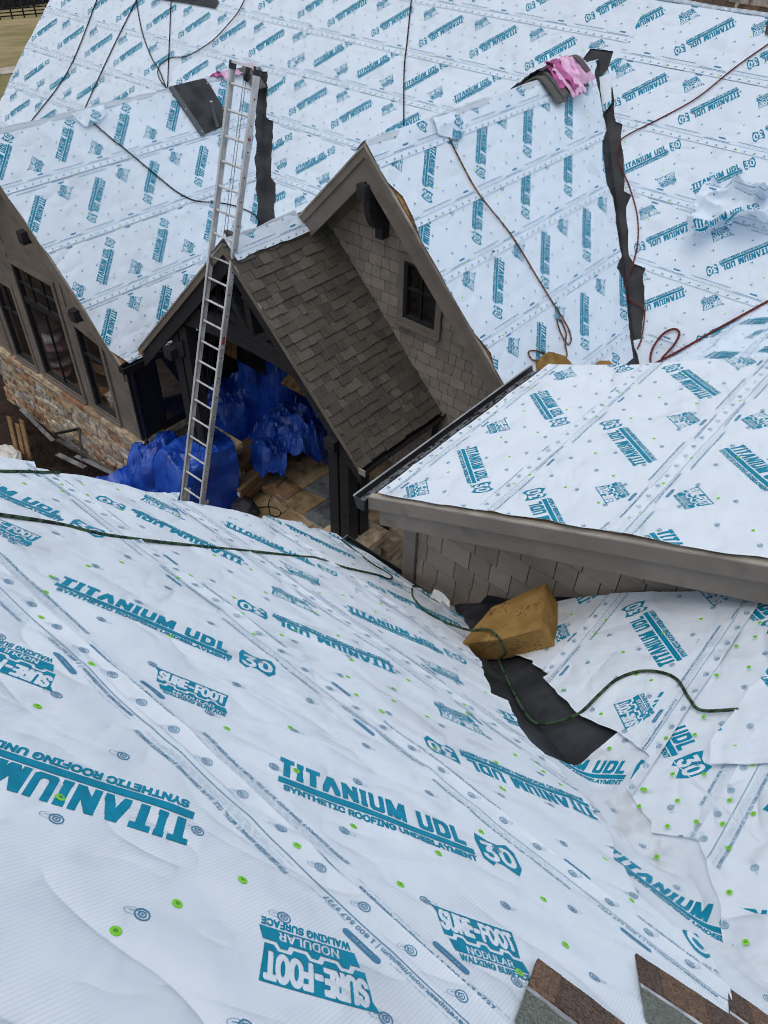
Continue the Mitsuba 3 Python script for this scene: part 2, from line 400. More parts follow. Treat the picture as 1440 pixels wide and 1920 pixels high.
def edge_print(full):
    """What is printed along the lower edge of a roll, for one period."""
    out = []
    if full:
        out.append(affinity.translate(letters('FOR USE UNDER ASPHALT, METAL, TILE, SLATE, CEDAR SHAKE, & COMPOSITE SHINGLES', 0.0160, 0.61, 0.0, 0.08), -0.53, -0.459))
        out.append(affinity.translate(letters('eavetopeak.com/titanium | 1 800 567 9727', 0.0165, 0.43, 0.0, 0.0), 0.15, -0.502))
    else:
        out.append(sbox(-0.52, -0.460, 0.08, -0.453))
        out.append(sbox(0.15, -0.500, 0.58, -0.492))
    for y, x0, x1, w in ((-0.472, -0.50, 0.05, 0.0013), (-0.482, -0.44, 0.07, 0.0013), (-0.493, -0.52, -0.02, 0.0013), (-0.474, 0.13, 0.36, 0.0013), (-0.480, 0.50, 0.62, 0.0013)):
        x = x0
        k = 0
        while x < x1:                                   # tiny lines of words, too small to read
            l = 0.012 + 0.022 * ((k * 37 + int(-y * 1000)) % 7) / 6
            out.append(sbox(x, y, min(x + l, x1), y + w))
            x += l + (0.009 if full else 0.010)
            k += 1
    pill = LineString([(0.385, -0.448), (0.475, -0.448)]).buffer(0.0125, quad_segs=3)
    if full:
        pill = pill.difference(affinity.translate(letters('nodular grip', 0.007, 0.06), 0.40, -0.452))
    out.append(pill)
    return out


def period_items(full):
    tg = TARGET_FULL if full else TARGET_FAR
    items = [('title', g) for g in TITLE] + [('logo', g) for g in LOGO]
    for a, b in TARGETS + EDGE_TARGETS:
        items += [('ink_fine', affinity.translate(g, a, b)) for g in tg]
    e = edge_print(full)
    items += [('ink_fine', g) for g in e] + [('ink_fine', affinity.rotate(g, 180, origin=(0, 0))) for g in e]
    w = 0.0036 if full else 0.0042
    items += [('ink_fine', sbox(-PERIOD / 2, y - w / 2, PERIOD / 2, y + w / 2)) for y in (-0.514, 0.514)]
    return items


_prep = {}


def prepared(full, edge):
    if (full, edge) not in _prep:
        out = []
        for m, g in period_items(full):
            v, f = subdivided(*triangulate(g), edge)
            out.append((m, g, v, f))
        _prep[full, edge] = out
    return _prep[full, edge]


def printed(region, center, a0, flip, full, edge):
    """{material: (v, f)} of the print of one roll whose middle line is b = center, clipped to the region."""
    x0, y0, x1, y1 = region.bounds
    inner = region.buffer(-0.002)
    shapely.prepare(inner)
    shapely.prepare(region)
    res = {}
    s = -1 if flip else 1
    for k in range(math.floor((x0 - a0) / PERIOD) - 1, math.ceil((x1 - a0) / PERIOD) + 2):
        o = np.array([a0 + k * PERIOD, center])
        for m, g, v, f in prepared(full, edge):
            if len(v) == 0:
                continue
            w = v * s + o
            lo, hi = w.min(0), w.max(0)
            if hi[0] < x0 or lo[0] > x1 or hi[1] < y0 or lo[1] > y1:
                continue
            b = sbox(*lo, *hi)
            if inner.contains(b):
                ff = f
            elif not region.intersects(b):
                continue
            else:
                gg = affinity.affine_transform(g, [s, 0, 0, s, o[0], o[1]]).buffer(0)
                w, ff = subdivided(*triangulate(gg.intersection(inner)), edge)
                if len(ff) == 0:
                    continue
            r = res.setdefault((m, k) if m != 'ink_fine' else (m, 0), [[], [], 0])
            r[0].append(w)
            r[1].append(ff + r[2])
            r[2] += len(w)
    return [(m, np.vstack(r[0]), np.vstack(r[1])) for (m, k), r in res.items() if r[0]]


# ------------------------------------------------------------------ roof planes
class Roof:
    """A roof slope: a runs along the courses to the right as seen from in front of it, b up the slope."""

    def __init__(self, part, p0, ea, eb, full=False, grid=0.1, amp=0.012, seed=1):
        self.part, self.p0, self.ea, self.eb = part, np.array(p0, float), np.array(ea, float), np.array(eb, float)
        self.n = np.cross(self.ea, self.eb)
        self.full, self.grid, self.amp, self.seed = full, grid, amp, seed

    def ab(self, pts):
        p = np.asarray(pts, float)
        a = np.array([[self.ea[0], self.eb[0]], [self.ea[1], self.eb[1]]])
        return np.linalg.solve(a, (p - self.p0[:2]).T).T

    def plan(self, pts):
        return Polygon(self.ab(pts)).buffer(0)

    def wave(self, w):
        a, b, z = w[:, 0], w[:, 1], np.zeros(len(w))
        s = self.seed
        h = 0.55 * meshkit.fbm(np.stack([a * 1.3, b * 1.3, z], -1), 3, s)
        c = meshkit.noise(np.stack([a * 0.9 + b * 0.7, b * 3.4 - a * 2.2, z], -1), s + 11)
        d = meshkit.noise(np.stack([a * 2.6 - b * 1.7, b * 1.1 + a * 0.8, z], -1), s + 23)
        k_ = 0.55 if self.part == 'house__garage_roof' else 1.0
        h += k_ * 0.50 * np.clip(1 - np.abs(c - 0.5) * 7, 0, 1) ** 1.5 * meshkit.noise(np.stack([a * 0.8, b * 0.8, z], -1), s + 31)
        h += k_ * 0.45 * np.clip(1 - np.abs(d - 0.5) * 8, 0, 1) ** 1.5 * meshkit.noise(np.stack([a * 0.7, b * 0.7, z + 5], -1), s + 37)
        h += 0.16 * meshkit.fbm(np.stack([a * 5.5 + b * 1.5, b * 4.0 - a * 1.0, z + 9], -1), 3, s + 41)
        return self.amp * h

    def pos(self, w, off=0.0):
        w = np.asarray(w, float)
        return self.p0 + w[:, :1] * self.ea + w[:, 1:2] * self.eb + np.asarray(off).reshape(-1, 1) * self.n

    def at(self, x, y, off=0.0):
        return self.pos(self.ab([(x, y)]), off)[0]

    def slab(self, region, top, thick):
        mb = MB()
        for g in polys(region):
            mb.prism(g, self.p0 + self.n * (top - thick), self.ea, self.eb, self.n * thick)
        return mb


def grid_mesh(region, g):
    """(v, f) of a regular grid clipped to the region."""
    x0, y0, x1, y1 = region.bounds
    i0, i1, j0, j1 = math.floor(x0 / g), math.ceil(x1 / g), math.floor(y0 / g), math.ceil(y1 / g)
    I, J = np.meshgrid(np.arange(i0, i1), np.arange(j0, j1), indexing='ij')
    I, J = I.ravel(), J.ravel()
    cells = shapely.box(I * g, J * g, (I + 1) * g, (J + 1) * g)
    shapely.prepare(region)
    inside = shapely.contains_properly(region, cells)
    part = ~inside & shapely.intersects(region, cells)
    i, j = I[inside], J[inside]
    quad = np.stack([np.stack([i + a, j + b], -1) for a, b in ((0, 0), (1, 0), (1, 1), (0, 1))], 1).reshape(-1, 2) * g
    q = np.arange(len(i))[:, None] * 4
    f = np.vstack([q + [0, 1, 2], q + [0, 2, 3]])
    vs, fs, n = [quad], [f], len(quad)
    for c in cells[part]:
        v, t = triangulate(region.intersection(c))
        if len(t):
            vs.append(v)
            fs.append(t + n)
            n += len(v)
    v, f = np.vstack(vs), np.vstack(fs)
    _, first, inv = np.unique(np.round(v, 5), axis=0, return_index=True, return_inverse=True)
    f = inv.ravel()[f]
    v = v[first]
    e1, e2 = v[f[:, 1]] - v[f[:, 0]], v[f[:, 2]] - v[f[:, 0]]
    ar = e1[:, 0] * e2[:, 1] - e1[:, 1] * e2[:, 0]
    f = np.where(ar[:, None] < 0, f[:, ::-1], f)
    return v, f[np.abs(ar) > 1e-10]


def lay(roof, region, rolls, base=0.004, step=0.009, label=None, grid=None, sheet='underlayment_sheet', wave=None, fold=None, curl=0.016):
    """Lays rolls of underlayment over the region: rolls = [(middle b, phase a, flipped)] from the eave up, each lapping over the one below."""
    rolls = sorted(rolls)
    edge = min(0.06, roof.grid * 0.9)
    pos = fold or roof.pos
    wav = wave or roof.wave
    for i, (c, a0, flip) in enumerate(rolls):
        lo = c - 0.61
        hi = c + 0.61
        if i + 1 < len(rolls):
            hi = min(hi, rolls[i + 1][0] - 0.61 + 0.10)
        x0, _, x1, _ = region.bounds
        # the cut edge of the roll is a little uneven
        xs = np.arange(x0 - 0.1, x1 + 0.3, 0.25)
        low = lo + 0.012 * (meshkit.noise(np.stack([xs * 1.1, xs * 0 + c, xs * 0], -1), roof.seed + 3) - 0.5)
        strip = Polygon(list(zip(xs, low)) + [(xs[-1], hi), (xs[0], hi)])
        reg = region.intersection(strip).buffer(0)
        reg = MultiPolygon([p for p in polys(reg) if p.area > 0.004])
        rim = reg.boundary
        if reg.is_empty:
            continue

        def lift(w):
            t = np.clip((w[:, 1] - lo) / max(hi - lo, 0.1), 0, 1)
            flutter = 0.006 * meshkit.noise(np.stack([w[:, 0] * 2.1, w[:, 1] * 0, w[:, 0] * 0 + c], -1), roof.seed + 5) * np.exp(-(w[:, 1] - lo) / 0.05)
            up = 0.0
            if roof.full and curl:
                up = curl * np.exp(-shapely.distance(shapely.points(w), rim) / 0.022) * meshkit.noise(np.stack([w[:, 0] * 3.0, w[:, 1] * 3.0, w[:, 0] * 0], -1), roof.seed + 51)
            return base + step * (1 - t) + wav(w) + flutter + up
        v, f = grid_mesh(reg, grid or roof.grid)
        uv = v - [a0, c]
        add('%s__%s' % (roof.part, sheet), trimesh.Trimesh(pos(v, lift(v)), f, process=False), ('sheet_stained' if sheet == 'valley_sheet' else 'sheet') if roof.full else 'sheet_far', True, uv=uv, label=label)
        for m, v, f in printed(reg, c, a0, flip, roof.full, edge):
            p = trimesh.Trimesh(pos(v, lift(v) + (0.0016 if roof.full else 0.004)), f, process=False)
            if m == 'ink_fine':
                add(roof.part + '__printed_small_marks', p, m, True, kind='stuff')
            else:
                add('%s__printed_%s' % (roof.part, m), p, 'ink', True)


H = tag('house', 'large house being re-roofed, its slopes wrapped in white printed underlayment, with brown siding and stone', 'house')
C3, S3 = 12 / 13, 5 / 13
C4, S4 = math.cos(math.radians(40)), math.sin(math.radians(40))
main = Roof('house__main_roof', (0, 0, -6.088), (0, -1, 0), (S2, 0, S2), False, 0.10, 0.022, 3)
gab = Roof('house__gable_roof', (0, 0, -7.5565), (1, 0, 0), (0, S2, S2), False, 0.08, 0.026, 5)
ent = Roof('house__gable_roof_001', (0, 0, 0.8451), (1, 0, 0), (0, S2, S2), False, 0.06, 0.022, 7)
porch = Roof('house__porch_roof', (0, 0, -1.80), (1, 0, 0), (0, S2, S2), False, 0.06, 0.015, 9)
wing = Roof('house__wing_roof', (0, 0, 7.880), (-1, 0, 0), (0, -C3, S3), True, 0.04, 0.014, 11)
near = Roof('house__garage_roof', (0, 0, 9.471), (0, 1, 0), (-S2, 0, S2), True, 0.03, 0.032, 13)
side = Roof('house__garage_roof_001', (0, 0, 7.515), (-1, 0, 0), (0, -C4, S4), True, 0.03, 0.022, 17)
back = Roof('house__wing_roof_001', (0, 0, 8.04), (-1, 0, 0), (0, -S2, S2), False, 0.06, 0.014, 19)


def ragged(pts, amp=0.012, step=0.12, seed=0):
    """A polyline with a slightly uneven cut."""
    out = []
    r = np.random.default_rng(seed)
    for a, b in zip(pts[:-1], pts[1:]):
        a, b = np.array(a, float), np.array(b, float)
        l = np.linalg.norm(b - a)
        n = max(1, int(l / step))
        d = np.array([-(b - a)[1], (b - a)[0]]) / max(l, 1e-9)
        for k in range(n):
            out.append(tuple(a + (b - a) * k / n + d * amp * r.uniform(-1, 1) * (k > 0)))
    out.append(tuple(pts[-1]))
    return out


#### ROOFS
# main slope
add(main.part, main.slab(main.plan([(8.6, 22.5), (14.69, 22.5), (14.69, -3), (8.6, -3)]), -0.014, 0.16), 'osb', label='wide main roof slope at the back, wrapped in printed white underlayment')
cut_g = [(12.66, 13.98), (12.35, 13.69), (12.01, 13.39), (11.98, 13.15), (11.6, 12.82), (11.18, 12.45), (11.13, 12.27), (10.8, 12.01), (10.63, 11.81), (9.4, 10.9)]
cut_e = [(13.60, 6.73), (13.50, 6.52), (13.55, 6.42), (13.16, 6.05), (13.15, 5.92), (13.02, 5.85), (12.76, 5.59), (12.41, 5.32), (12.39, 5.17), (12.24, 5.15), (11.90, 4.85), (11.73, 4.70), (11.66, 4.55), (11.65, 4.34), (11.60, 4.35), (11.21, 4.03), (10.91, 3.86), (10.86, 3.96), (10.60, 3.62), (9.4, 2.6)]
hole_g = main.plan(ragged(cut_g, 0.02, 0.1, 1) + [(9.4, 17.4), (12.62, 14.3)])
hole_e = main.plan(ragged(cut_e, 0.015, 0.1, 2) + [(9.4, 11.2), (13.55, 7.05)])
hole_e2 = main.plan([(13.95, 7.15), (13.97, 6.73), (13.74, 6.66), (13.55, 6.75), (13.6, 7.1), (13.78, 7.2)])
rake_m = ragged([(8.7, 22.63), (10.8, 22.62), (11.7, 22.66), (12.6, 22.57), (14.69, 22.60)], 0.03, 0.2, 3)
part_a = main.plan(rake_m + [(14.69, 13.43), (8.7, 13.43)]).difference(hole_g)
part_b = main.plan([(8.7, 13.47), (14.69, 13.47), (14.69, 6.50), (8.7, 6.50)]).difference(hole_g).difference(hole_e).difference(hole_e2)
part_c = main.plan([(8.7, 6.58), (14.69, 6.58), (14.69, -3), (8.7, -3)]).difference(hole_e).difference(hole_e2)
lay(main, part_a, [(13.1, -21, True), (14.1, -20.5, False), (15.23, -21.70, True), (16.36, -20.53, False), (17.44, -19.74, True), (18.50, -15.58, True), (19.55, -15.98, True), (20.60, -17.6, True)])
lay(main, part_b, [(13.1, -11, True), (14.1, -11.5, False), (15.30, -11.0, True), (16.43, -11.62, False), (17.54, -11.28, True), (18.61, -10.11, False), (19.51, -11.44, True), (20.55, -10.8, True)], base=0.005)
lay(main, part_c, [(12.8, -3.6, True), (13.9, -3.2, False), (15.0, -3.5, False), (16.03, -3.93, True), (17.06, -4.32, True), (18.18, -4.0, False), (19.20, -4.72, True), (20.27, -5.36, True)], base=0.008)
# the sheet goes over the ridge and a hand's breadth down the far side
mb = MB()
ys = np.linspace(22.58, -3, 160)
prof = [(14.64, 8.580), (14.675, 8.616), (14.69, 8.626), (14.72, 8.618), (14.78, 8.56), (14.95, 8.39)]
pv = np.array([[x, y, z + 0.012 + 0.006 * math.sin(y * 2.1) + 0.005 * math.sin(y * 5.3 + 1)] for y in ys for x, z in prof])
k = len(prof)
pf = [[i * k + j, i * k + j + 1, (i + 1) * k + j + 1] for i in range(len(ys) - 1) for j in range(k - 1)] + [[i * k + j, (i + 1) * k + j + 1, (i + 1) * k + j] for i in range(len(ys) - 1) for j in range(k - 1)]
add('house__main_roof__ridge_wrap', trimesh.Trimesh(pv, pf, process=False), 'sheet_far', True)
mb = MB().prism(Polygon([(0, 0), (6.5, -6.5), (6.5, -6.66), (0, -0.16)]), (14.69, -3, 8.59), (1, 0, 0), (0, 0, 1), (0, 25.5, 0))
add('house__main_roof__rear_deck', mb, 'osb')


def band(line, width, sgn):
    """A strip in plan on one side of a straight valley."""
    (x0, y0), (x1, y1) = line
    d = np.array([x1 - x0, y1 - y0])
    d /= np.linalg.norm(d)
    q = np.array([-d[1], d[0]]) * width * sgn
    return [(x0, y0), (x1, y1), (x1 + q[0], y1 + q[1]), (x0 + q[0], y0 + q[1])]


def lapped(line, sgn, by=0.03):
    (x0, y0), (x1, y1) = line
    d = by * S2 * sgn
    return [(x0 + d, y0 - d), (x1 + d, y1 - d)]


val_g = [(8.6, 10.07), (12.73, 14.20)]
val_e = [(8.6, 1.667), (13.85, 6.917)]
for roof, line, sgn in ((main, val_g, -1), (gab, val_g, 1), (main, val_e, -1), (ent, val_e, 1)):
    reg = roof.plan(band(lapped(line, sgn), 0.62, sgn)).intersection(roof.plan([(0, -9), (30, -9), (30, {'house__gable_roof': 14.19, 'house__gable_roof_001': 6.91}.get(roof.part, 40)), (0, {'house__gable_roof': 14.19, 'house__gable_roof_001': 6.91}.get(roof.part, 40))]))
    if roof is main and line is val_e:
        reg = reg.union(main.plan([(14.02, 7.3), (14.02, 6.6), (13.3, 6.0), (13.3, 7.3)]))
    v, f = grid_mesh(reg, 0.12)
    add(roof.part + '__valley_membrane', trimesh.Trimesh(roof.pos(v, -0.008 + 0.008 * meshkit.fbm(np.c_[v * 2.5, v[:, 0] * 0], 3, 41)), f, process=False), 'membrane', True, label='black valley membrane laid bare between the cut sheets')
reg = main.plan([(13.33, 18.7), (13.385, 17.4), (13.40, 16.38), (13.52, 16.36), (13.60, 16.60), (13.86, 16.6), (13.8, 18.9)])
v, f = grid_mesh(reg, 0.1)
add('house__main_roof__membrane_patch', trimesh.Trimesh(main.pos(v, 0.036 + 0.01 * meshkit.fbm(np.c_[v * 3, v[:, 0] * 0], 3, 4)), f, process=False), 'membrane', True, label='black membrane patch high on the main slope')
reg = main.plan([(14.46, 4.50), (14.64, 4.58), (14.64, 4.1), (14.44, 4.1)])
v, f = grid_mesh(reg, 0.1)
add('house__main_roof__membrane_patch', trimesh.Trimesh(main.pos(v, 0.05 + 0 * v[:, 0]), f, process=False), 'membrane', True)

# left gable: its slope towards us, and the far one
add(gab.part, gab.slab(gab.plan([(6.12, 11.10), (13.2, 11.10), (13.2, 14.2), (6.12, 14.2)]), -0.014, 0.15), 'osb', label='steep gable roof slope behind the ladder, wrapped in printed white underlayment')
cut = [(12.62, 14.2), (12.45, 14.10), (12.32, 13.95), (11.95, 13.66), (11.59, 13.30), (11.1, 12.86), (10.6, 12.30), (10.19, 11.94), (9.6, 11.35), (9.3, 11.06)]
rake_g = ragged([(6.24, 11.06), (6.06, 11.30), (6.10, 12.4), (6.06, 13.3), (6.09, 14.2)], 0.018, 0.16, 5)
lay(gab, gab.plan(ragged(cut, 0.02, 0.1, 6) + rake_g), [(15.2, 6.8, False), (16.28, 6.23, True), (17.40, 6.93, False), (18.49, 7.48, True), (19.62, 7.58, False)], step=0.012)
mb = MB().prism(Polygon([(0, 0), (3.1, -3.1), (3.1, -3.26), (0, -0.16)]), (6.10, 14.2, 6.648), (0, 1, 0), (0, 0, 1), (7.6, 0, 0))
add('house__gable_roof__far_slope', mb, 'sheet_far')
xs = np.linspace(6.08, 12.6, 90)
prof = [(14.12, 6.568), (14.17, 6.624), (14.2, 6.640), (14.23, 6.624), (14.4, 6.46)]
pv = np.array([[x, y, z + 0.026 + 0.007 * math.sin(x * 3.1) + 0.005 * math.sin(x * 7.3 + 1)] for x in xs for y, z in prof])
k = len(prof)
quads = lambda n, k: [[i * k + j, i * k + j + 1, (i + 1) * k + j + 1] for i in range(n - 1) for j in range(k - 1)] + [[i * k + j, (i + 1) * k + j + 1, (i + 1) * k + j] for i in range(n - 1) for j in range(k - 1)]
add('house__gable_roof__ridge_wrap', trimesh.Trimesh(pv, quads(len(xs), k), process=False), 'sheet_far', True)

# gable with the small window
add(ent.part, ent.slab(ent.plan([(7.86, 3.80), (11.2, 3.80), (14.2, 6.92), (7.86, 6.92)]), -0.014, 0.15), 'osb', label='steep gable roof slope right of the small window, wrapped in printed white underlayment')
cut = [(13.75, 6.92), (13.42, 6.74), (13.33, 6.55), (12.97, 6.12), (12.71, 6.02), (12.49, 5.84), (12.21, 5.57), (12.20, 5.41), (11.85, 5.06), (11.62, 4.80), (11.36, 4.72), (11.36, 4.58), (11.13, 4.32), (10.80, 4.02), (10.70, 3.90), (10.60, 3.80)]
rake_e = ragged([(7.84, 3.80), (7.79, 4.3), (7.80, 4.6), (7.88, 4.72), (7.79, 4.95), (7.79, 5.4), (7.80, 5.9), (7.88, 6.15), (7.91, 6.35), (7.80, 6.52), (7.82, 6.92)], 0.008, 0.14, 7)
reg_e = ent.plan(ragged(cut, 0.015, 0.1, 8) + rake_e)
lay(ent, reg_e, [(5.25, 8.70, False), (6.30, 8.78, True), (7.37, 8.67, True), (8.37, 9.06, True), (9.15, 8.61, True), (10.02, 9.22, True)], step=0.012)
mb = MB().prism(Polygon([(0, 0), (1.62, -1.62), (1.62, -1.78), (0, -0.16)]), (7.86, 6.92, 7.765), (0, 1, 0), (0, 0, 1), (6.2, 0, 0))
mb.prism(Polygon([(1.55, -1.57), (3.9, -3.92), (3.9, -4.08), (1.55, -1.73)]), (8.3, 6.92, 7.765), (0, 1, 0), (0, 0, 1), (4.0, 0, 0))
add('house__gable_roof_001__far_slope', mb, 'sheet_far')
xs = np.linspace(7.84, 13.6, 80)
prof = [(6.83, 7.675), (6.885, 7.738), (6.92, 7.756), (6.955, 7.738), (7.12, 7.57)]
pv = np.array([[x, y, z + 0.026 + 0.008 * math.sin(x * 2.7) + 0.006 * math.sin(x * 6.1 + 1)] for x in xs for y, z in prof])
add('house__gable_roof_001__ridge_wrap', trimesh.Trimesh(pv, quads(len(xs), len(prof)), process=False), 'sheet_far', True)

# low wing at the right
add(wing.part, wing.slab(wing.plan([(3.935, 3.33), (3.935, -2.2), (6.90, -2.2), (6.66, 3.33)]), -0.012, 0.10), 'osb', label='low bright roof slope at the right with a gutter along its edge')
reg_w = wing.plan(ragged([(3.90, 3.27), (3.885, 2.6), (3.91, 1.7), (3.88, 0.8), (3.90, 0.2), (3.92, -2.2)], 0.012, 0.15, 9) + ragged([(7.2, -2.2), (6.92, 1.26), (6.82, 1.85), (6.72, 2.39), (6.70, 2.9), (6.71, 3.28)], 0.015, 0.2, 10) + ragged([(6.71, 3.28), (5.4, 3.30), (4.3, 3.27), (3.90, 3.27)], 0.01, 0.15, 11)[1:-1])
lay(wing, reg_w, [(-2.93, -5.72, False), (-1.85, -5.15, True), (-0.72, -4.90, False), (0.40, -4.6, True), (1.52, -4.9, False), (2.6, -5.0, True)], step=0.007)
# the slope beyond it, running into the main slope
add(back.part, back.slab(back.plan([(7.0, 4.3), (9.83, 4.3), (14.6, -0.56), (7.0, -0.56)]), -0.012, 0.14), 'osb', label='small slope beyond the low wing, meeting the main slope')
lay(back, back.plan(ragged([(9.93, 4.2), (12.0, 2.13), (14.6, -0.47)], 0.03, 0.2, 12) + [(7.0, -0.5), (7.0, 4.2)]), [(-5.4, -10, True), (-4.3, -10.2, False), (-3.25, -9.6, True), (-2.15, -10.0, False), (-1.05, -10.3, True), (0.05, -10, False)])
# near slopes, either side of the valley at our feet
add(near.part, near.slab(near.plan([(-0.9, 3.72), (4.10, 3.82), (4.10, 2.55), (-0.9, -3.40)]), -0.012, 0.12), 'osb', label='near roof slope filling the foreground, its printed white underlayment held by green cap nails')
left = [(-0.9, 3.66), (0.5, 3.68), (1.19, 3.69), (1.37, 3.77), (1.33, 3.66), (1.44, 3.69), (1.61, 3.75), (1.87, 3.76), (2.0, 3.75), (2.15, 3.82), (2.37, 3.95), (2.23, 3.76), (2.40, 3.80), (2.59, 3.84), (2.80, 3.87), (3.02, 3.83), (3.15, 3.97), (3.50, 4.03), (3.69, 4.09), (3.65, 3.94), (3.93, 4.05), (4.17, 4.08)]
eave = [(4.17, 4.08), (4.10, 3.84), (4.16, 3.55), (4.11, 3.26), (4.06, 3.03), (4.05, 2.82), (4.14, 2.70), (4.08, 2.49), (4.02, 2.33)]
valley_n = [(4.02, 2.33), (3.72, 2.10), (3.68, 2.06), (3.24, 1.81), (3.08, 1.61), (2.83, 1.44), (2.75, 1.35), (2.60, 1.25), (2.66, 1.16), (2.59, 1.10), (2.40, 0.94), (2.30, 0.82), (2.24, 0.69), (2.20, 0.62), (2.11, 0.50), (2.05, 0.39), (1.98, 0.31), (1.90, 0.22), (1.78, 0.16), (1.68, 0.13), (1.69, 0.09), (1.63, 0.05), (1.55, -0.01), (1.54, -0.08), (1.52, -0.16), (1.59, -0.24), (1.52, -0.29), (1.46, -0.33), (1.40, -0.37), (1.29, -0.40), (0.6, -1.25), (-0.9, -3.1)]
reg_n = near.plan(left + eave[1:-1] + ragged(valley_n, 0.006, 0.05, 13))
lay(near, reg_n, [(-5.95, 2.5, True), (-4.88, 2.45, False), (-3.72, 1.97, True), (-2.49, 1.85, False), (-1.355, 0.712, True), (-0.205, 1.21, False), (0.95, 1.2, True), (2.0, 1.2, False)], base=0.012, step=0.010)
add(side.part, side.slab(side.plan([(-0.5, -2.93), (4.10, 2.555), (4.20, 2.56), (4.20, -3.0), (-0.5, -3.0)]), -0.012, 0.12), 'osb', label='near roof slope at the right, rising from the valley to the right edge')
edge_s = [(3.95, 1.62), (3.46, 1.61), (3.41, 1.51), (3.34, 1.30), (3.30, 1.28), (3.19, 1.10), (3.15, 1.12), (2.96, 0.89), (2.81, 0.70), (2.76, 0.58), (2.72, 0.46), (2.58, 0.25), (2.49, 0.26), (2.34, 0.26), (2.29, 0.21), (2.21, 0.13), (2.17, 0.08), (2.11, 0.06), (2.12, -0.02), (2.13, -0.12), (2.04, -0.18), (1.92, -0.24), (1.83, -0.30), (1.74, -0.33), (1.64, -0.38), (1.58, -0.44), (1.56, -0.55), (1.2, -1.1), (-0.3, -2.8)]
reg_s = side.plan(ragged(edge_s, 0.006, 0.05, 14) + [(4.15, -2.8)] + ragged([(4.16, -2.0), (4.17, 0.27), (4.15, 0.64), (4.165, 1.05), (4.14, 1.39), (4.09, 1.56), (3.95, 1.62)], 0.008, 0.1, 15))
lay(side, reg_s.intersection(sbox(-9, -0.52, 9, 9)), [(-0.38, -2.86, False), (0.75, -3.3, True), (1.9, -3.0, False), (3.0, -3.0, True)], base=0.005, step=0.008)
lay(side, reg_s, [(-1.98, -4.41, True), (-0.89, -3.67, True)], base=0.016, step=0.010)
v, f = grid_mesh(near.plan([(1.5, -0.60), (4.12, 2.53), (3.85, 2.75), (3.0, 2.1), (2.0, 1.0), (1.3, 0.1)]), 0.06)
add(near.part + '__valley_membrane', trimesh.Trimesh(near.pos(v, -0.009 + 0.016 * meshkit.fbm(np.c_[v * 2.5, v[:, 0] * 0], 3, 43)), f, process=False), 'membrane', True, label='black valley membrane laid bare beside the foam block')
v, f = grid_mesh(side.plan([(1.5, -0.49), (4.10, 2.62), (4.19, 2.5), (4.19, 1.2), (3.3, 0.5), (2.3, -0.5)]), 0.06)
add(side.part + '__valley_membrane', trimesh.Trimesh(side.pos(v, -0.009 + 0.016 * meshkit.fbm(np.c_[v * 2.5, v[:, 0] * 0], 3, 43)), f, process=False), 'membrane', True)

# a roll laid down the valley itself, folded along it
DV = np.array([0.5407163, 0.64440031, -0.5407163])
PR, PLV = np.array([0.84120502, -0.41421272, 0.34756574]), np.array([-0.45565983, 0.76468833, 0.45565983])
V0 = np.array([1.956, 0.0, 7.515])


def fold(w, off):
    w = np.asarray(w, float)
    b = w[:, 1]
    s = np.sqrt(b * b + 0.05 ** 2) - 0.0
    up = 0.5 * (s + b)
    dn = 0.5 * (s - b)
    n = np.where(b[:, None] > 0, side.n, near.n)
    t = np.clip(b / 0.12, -1, 1)[:, None] * 0.5 + 0.5
    n = side.n * t + near.n * (1 - t)
    return V0 - w[:, :1] * DV + up[:, None] * PR + dn[:, None] * PLV + np.asarray(off).reshape(-1, 1) * n


valley = Roof('house__garage_roof_001', V0, -DV, PR, True, 0.03, 0.014, 21)
reg_v = Polygon([(-0.80, -0.42), (-0.84, -0.20), (-0.86, 0.0), (-0.90, 0.16), (-0.95, 0.34), (-0.93, 0.42), (2.2, 0.42), (2.2, -0.42)])
lay(valley, reg_v, [(0.0, -0.83, False)], base=0.004, step=0.002, fold=fold, sheet='valley_sheet', label='stained sheet of underlayment folded along the valley')


# cap nails: a green plastic disc with a dimple
def cap(full=True):
    if not full:
        m = trimesh.creation.cylinder(0.0135, 0.004, sections=8)
        return m
    prof = [(0, 0.0), (0.0122, 0.0), (0.0127, 0.0010), (0.0120, 0.0019), (0.0090, 0.0026), (0.0058, 0.0024), (0.0047, 0.0012), (0, 0.0010)]
    m = trimesh.creation.revolve(np.array(prof), sections=14)
    return m


cm = cap()
cr = np.linalg.norm(cm.vertices[:, :2], axis=1)
cc = np.where(cr[:, None] < 0.0055, [[0.09, 0.30, 0.01]], [[0.21, 0.60, 0.03]])
CAP = mikit.ply(cm, M['cap_full'], True, color=cc)


def nail(roof, w, off, tilt):
    z = roof.n + tilt[0] * roof.ea + tilt[1] * roof.eb
    z /= np.linalg.norm(z)
    x = np.cross(roof.eb, z)
    x /= np.linalg.norm(x)
    y = np.cross(z, x)
    p = roof.pos([w], off + roof.wave(np.array([w])))[0]
    m = np.eye(4)
    m[:3, 0], m[:3, 1], m[:3, 2], m[:3, 3] = x, y, z, p
    k = uniq(roof.part + '__cap_nail')
    scene[k] = {**CAP, 'to_world': T(m.tolist())}


